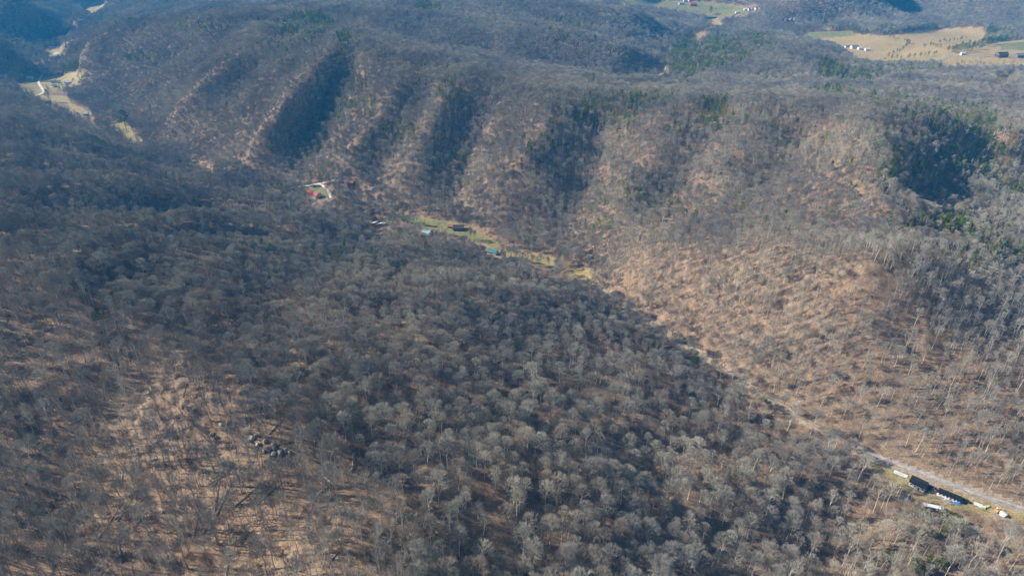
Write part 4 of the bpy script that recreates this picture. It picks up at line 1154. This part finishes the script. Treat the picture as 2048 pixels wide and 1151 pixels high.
fh('shed', 'low white shed left of the white farmhouse', 'shed', 1694, 95, 13, 7, 3.4, .1, 'white_wall', 'grey_roof', wins=1)
fh('garage', 'white garage just right of the white farmhouse', 'garage', 1719, 99, 12, 9, 4.2, .2, 'white_wall', 'white_metal', wins=1)
fh('shed', 'small white shed standing apart right of the farmhouse yard', 'shed', 1734, 101, 13, 8, 4.2, .1, 'white_wall', 'white_metal', wins=1)
fh('barn', 'big brown barn on the lane between the far right fields', 'barn', 2002, 114, 26, 17, 7, .05, 'wood_wall', 'dark_roof', wins=0, open_front=True)
fh('barn', 'dark grey-roofed barn at the right edge of the far fields', 'barn', 2040, 115, 24, 14, 6, .0, 'wood_wall', 'grey_roof', wins=0)
fh('shed', 'white shed beside the dark tree line on the far lane', 'shed', 1925, 110, 12, 7, 4, .1, 'white_wall', 'white_metal', wins=1)

# hedgerow trees on the far fields
hedges = [([(1768, 74), (1806, 82), (1818, 90), (1806, 102), (1775, 116)], 16, 'small dark tree in the curved hedgerow around the farmhouse field'),
          ([(1782, 121), (1830, 116), (1875, 110)], 11, 'small dark tree along the lane right of the farmhouse field'),
          ([(1846, 96), (1866, 92), (1880, 97)], 7, 'dark bushy tree in the cluster in the middle tan pasture'),
          ([(1878, 88), (1910, 84), (1930, 80)], 9, 'dark tree in the row across the upper tan pasture'),
          ([(1715, 68), (1760, 66), (1800, 68), (1845, 62), (1870, 60)], 14, 'dark tree along the upper edge of the tan fields'),
          ([(1896, 104), (1925, 100), (1955, 92), (1975, 84)], 16, 'dark tree in the thick belt left of the green field'),
          ([(1905, 106), (1935, 104), (1962, 98), (1985, 90)], 14, 'dark tree in the thick belt left of the green field')]
for pl, n, lb in hedges:
    for k in range(n):
        t = (k + rj.uniform(-.4, .4)) / (n - 1) * (len(pl) - 1); t = max(0, min(len(pl) - 1.001, t)); i = int(t); f = t - i
        x = pl[i][0] * (1 - f) + pl[i + 1][0] * f + rj.uniform(-2, 2); y = pl[i][1] * (1 - f) + pl[i + 1][1] * f + rj.uniform(-1, 1)
        s = rj.uniform(.35, .62) if 'thick' not in lb else rj.uniform(.6, .9)
        e = empty('hedgerow_tree', on(x, y), rj.uniform(0, 6)); e.scale = (s * 1.3, s * 1.3, s)
        obj('trunk', PINE[1][0], e); obj('crown', PINE[1][1], e); tag(e, lb, 'tree', lb.replace('small ', '').replace('dark bushy tree', 'trees').replace('dark tree', 'trees'))

# pond by the tan fields, creek
pc_ = cast(1408, 33)
pm = MB()
ring = [(math.cos(a) * 55 * (1 + .15 * math.sin(3 * a)), math.sin(a) * 22, 0) for a in np.linspace(0, 2 * math.pi, 40, endpoint=False)]
pm.add(ring + [(x, y, -3) for x, y, z in ring], [tuple(range(40))] + [(i, i + 40, (i + 1) % 40 + 40, (i + 1) % 40) for i in range(40)])
tag(pm.build('pond', M['water'], None, (pc_.x, pc_.y, pc_.z + 1.0)), kind='structure')

# ------------------------------------------------------------------ rock outcrop on the near slope
def boulder(px, py, sx, sy, sz, mat, lab, grp, seed, yaw):
    rg = np.random.default_rng(seed)
    import bmesh
    bm = bmesh.new(); bmesh.ops.create_icosphere(bm, subdivisions=3, radius=1)
    planes = unit(rg.normal(0, 1, (9, 3))); dd = rg.uniform(.55, .85, 9)
    for v in bm.verts:
        c = np.array(v.co)
        for pl, d0 in zip(planes, dd):
            t = c @ pl
            if t > d0: c = c - pl * (t - d0) * .92
        c = c + unit(c) * float(fbm(c[0] * 3 + seed, c[1] * 3 + c[2] * 2, .8, 3, seed) - .5) * .28
        v.co = (c[0] * sx, c[1] * sy, c[2] * sz)
    me = bpy.data.meshes.new('boulder'); bm.to_mesh(me); bm.free(); me.materials.append(mat)
    o = obj('boulder', me, None, on(px, py, sz * .35)); o.rotation_euler = (rg.uniform(-.15, .15), rg.uniform(-.3, .1), yaw)
    tag(o, lab, 'rock', grp)
rl = [(498, 868, 2.4, 1.1, 2.0), (506, 877, 2.8, 1.3, 2.6), (514, 888, 2.2, 1.1, 2.4), (522, 889, 1.8, 1.2, 2.0), (538, 897, 2.4, 1.3, 2.8), (545, 905, 3.0, 1.4, 2.9), (552, 899, 2.4, 1.6, 2.4), (562, 903, 2.6, 1.5, 2.2), (581, 908, 2.2, 1.0, 2.6), (589, 918, 2.4, 1.1, 2.2)]
for i, (x, y, a, b, c) in enumerate(rl):
    boulder(x + rj.uniform(-3, 3), y + rj.uniform(-3, 3), a * rj.uniform(.55, .95), b * rj.uniform(.6, 1.1), c * rj.uniform(.4, .8), M['rock'] if i % 3 else M['moss_rock'], 'jagged grey rock of the outcrop ledge on the open brown slope', 'rocks of the grey outcrop ledge', 40 + i, -.9 + rj.uniform(-.3, .3))
for i, (x, y) in enumerate([(500, 882), (512, 872), (530, 884), (548, 892), (560, 912), (572, 901), (528, 902), (540, 914), (425, 869), (432, 876), (442, 850), (455, 846), (462, 858), (378, 818), (388, 822), (364, 815)]):
    boulder(x, y, 1.6, .9, 1.5, M['moss_rock'] if i % 2 else M['rock'], 'small rock among or just left of the main outcrop ledge', 'small rocks about the outcrop ledge', 80 + i, rj.uniform(0, 3))
# ------------------------------------------------------------------ fallen trunks and a charred snag on the open slope
def fallen(px, py, L, az, mat, lab, grp, seed):
    rg = random.Random(seed); mb = MB()
    p = cast(px, py)
    n = 7; pts = []
    for i in range(n):
        t = i / (n - 1); x = L * (t - .5) * math.cos(az); y = L * (t - .5) * math.sin(az)
        z = float(ground(p.x + x, p.y + y)) - p.z + .3 + .3 * math.sin(t * 3)
        pts.append((x + rg.uniform(-.15, .15), y + rg.uniform(-.15, .15), z))
    mb.tube(pts, [.34 * (1 - .7 * i / (n - 1)) for i in range(n)], 7)
    o = mb.build('log', mat)
    e = empty('fallen_tree', tuple(p)); o.parent = e; o.name = 'trunk'
    for k in range(rg.randint(2, 6)):
        a = Vector(pts[rg.randint(3, n - 1)]); d = Vector((rg.uniform(-1, 1), rg.uniform(-1, 1), rg.uniform(.2, 1))).normalized() * rg.uniform(1.5, 4)
        b = MB(); b.tube([a, a + d * .5 + Vector((0, 0, .2)), a + d], [.11, .07, .02], 4); b.build('branch', mat, e)
    tag(e, lab, 'fallen tree', grp)
rf_ = random.Random(11)
done = 0
while done < 46:
    x, y = rf_.uniform(60, 900), rf_.uniform(720, 1140)
    if x > 420 + (y - 700) * 1.15 + 60: continue
    pale = rf_.random() < .45
    fallen(x, y, rf_.uniform(9, 19), rf_.choice([rf_.gauss(.9, .5), rf_.gauss(2.4, .6)]), M['log_pale'] if pale else M['log_bark'],
           'pale fallen trunk lying on the open brown slope' if pale else 'dark fallen trunk lying on the open brown slope', 'pale fallen trunks on the slope' if pale else 'dark fallen trunks on the slope', done)
    done += 1
for k, (x, y, az) in enumerate([(900, 1010, .6), (640, 985, 1.0), (1560, 1085, .2), (1650, 1062, 2.8)]):
    fallen(x, y, 15, az, M['log_pale'], ['pale fallen trunk at the right foot of the open slope', 'pale fallen trunk below the grey outcrop', 'pale fallen trunk in thin woods left of the yard', 'short pale fallen trunk below the junk yard'][k], None, 200 + k)
e = empty('dead_snag', on(243, 748))
t = MB(); t.tube([(0, 0, -1), (.1, 0, 5), (.3, .1, 9), (.2, .3, 12)], [.5, .42, .35, .1], 7); t.build('trunk', M['charred'], e)
b = MB()
for k in range(7):
    a = k * 2.4; b.tube([(.2, .1, 7 + .6 * k), (.2 + math.cos(a) * 1.2, .1 + math.sin(a) * 1.2, 8 + .6 * k)], [.2, .05], 5)
b.build('crown', M['charred'], e)
tag(e, 'dark broken snag standing alone on the open slope', 'dead tree')
# yellow-green bushes in the thin woodland at bottom right
for k, (x, y, s) in enumerate([(1846, 1036, 1.6), (1888, 1042, 1.9), (1905, 1050, 2.1), (1918, 1058, 1.7), (1848, 1068, 1.6), (1866, 1072, 1.2), (1892, 1066, 1.6), (1812, 1060, 1.0), (1776, 1120, 1.6), (1832, 1140, 2.0), (1862, 1128, 1.6), (1884, 1132, 1.7), (1555, 1095, 1.1), (1262, 640, 1.6), (1530, 804, .8), (228, 640, 1.2)]):
    e = empty('evergreen_bush', on(x, y), k * 1.3); e.scale = (s, s, s)
    obj('trunk', BUSH[0], e); obj('crown', BUSH[1], e)
    tag(e, 'yellow-green leafy bush in the thin woods below the yard' if k < 12 else ['small yellow-green bush in the thin brown woods at bottom centre right', 'dark green bush at the shaded foot of the central spur', 'small yellow-green bush on the creek bank', 'yellow-green bush beside the left-hand evergreens'][k - 12], 'bush', 'yellow-green bushes below the yard' if k < 12 else None)
# big dark conifer beside the narrow valley field
for x, y, s, lb in [(254, 262, 1.9, 'big dark conifer alone in the narrow valley field'), (98, 202, 1.2, 'small lone tree on the dry valley field'), (70, 162, 1.5, 'dark conifer right of the bright white-roofed house'), (1420, 30, 1.3, 'round dark tree alone in the shaded top meadow')]:
    e = empty('evergreen_tree', on(x, y), 1.0); e.scale = (s * 1.1, s * 1.1, s * .9)
    obj('trunk', PINE[1][0], e); obj('crown', PINE[1][1], e); tag(e, lb, 'tree')
# ------------------------------------------------------------------ the air
hz_v = MB().box(0, 1500, float(GZZ.min()) - 3.0, 6300, 3990, CAMZ + 60 - float(GZZ.min()) + 3.0)
m = bpy.data.materials.new('air'); m.use_nodes = True; nt = m.node_tree; nt.nodes.clear()
out = nt.nodes.new('ShaderNodeOutputMaterial'); pv = nt.nodes.new('ShaderNodeVolumePrincipled')
pv.inputs['Color'].default_value = (0.04, 0.44, 1.0, 1)
pv.inputs['Density'].default_value = 0.0001
nt.links.new(pv.outputs[0], out.inputs['Volume'])
hz = hz_v.build('haze', m)
tag(hz, kind='stuff')
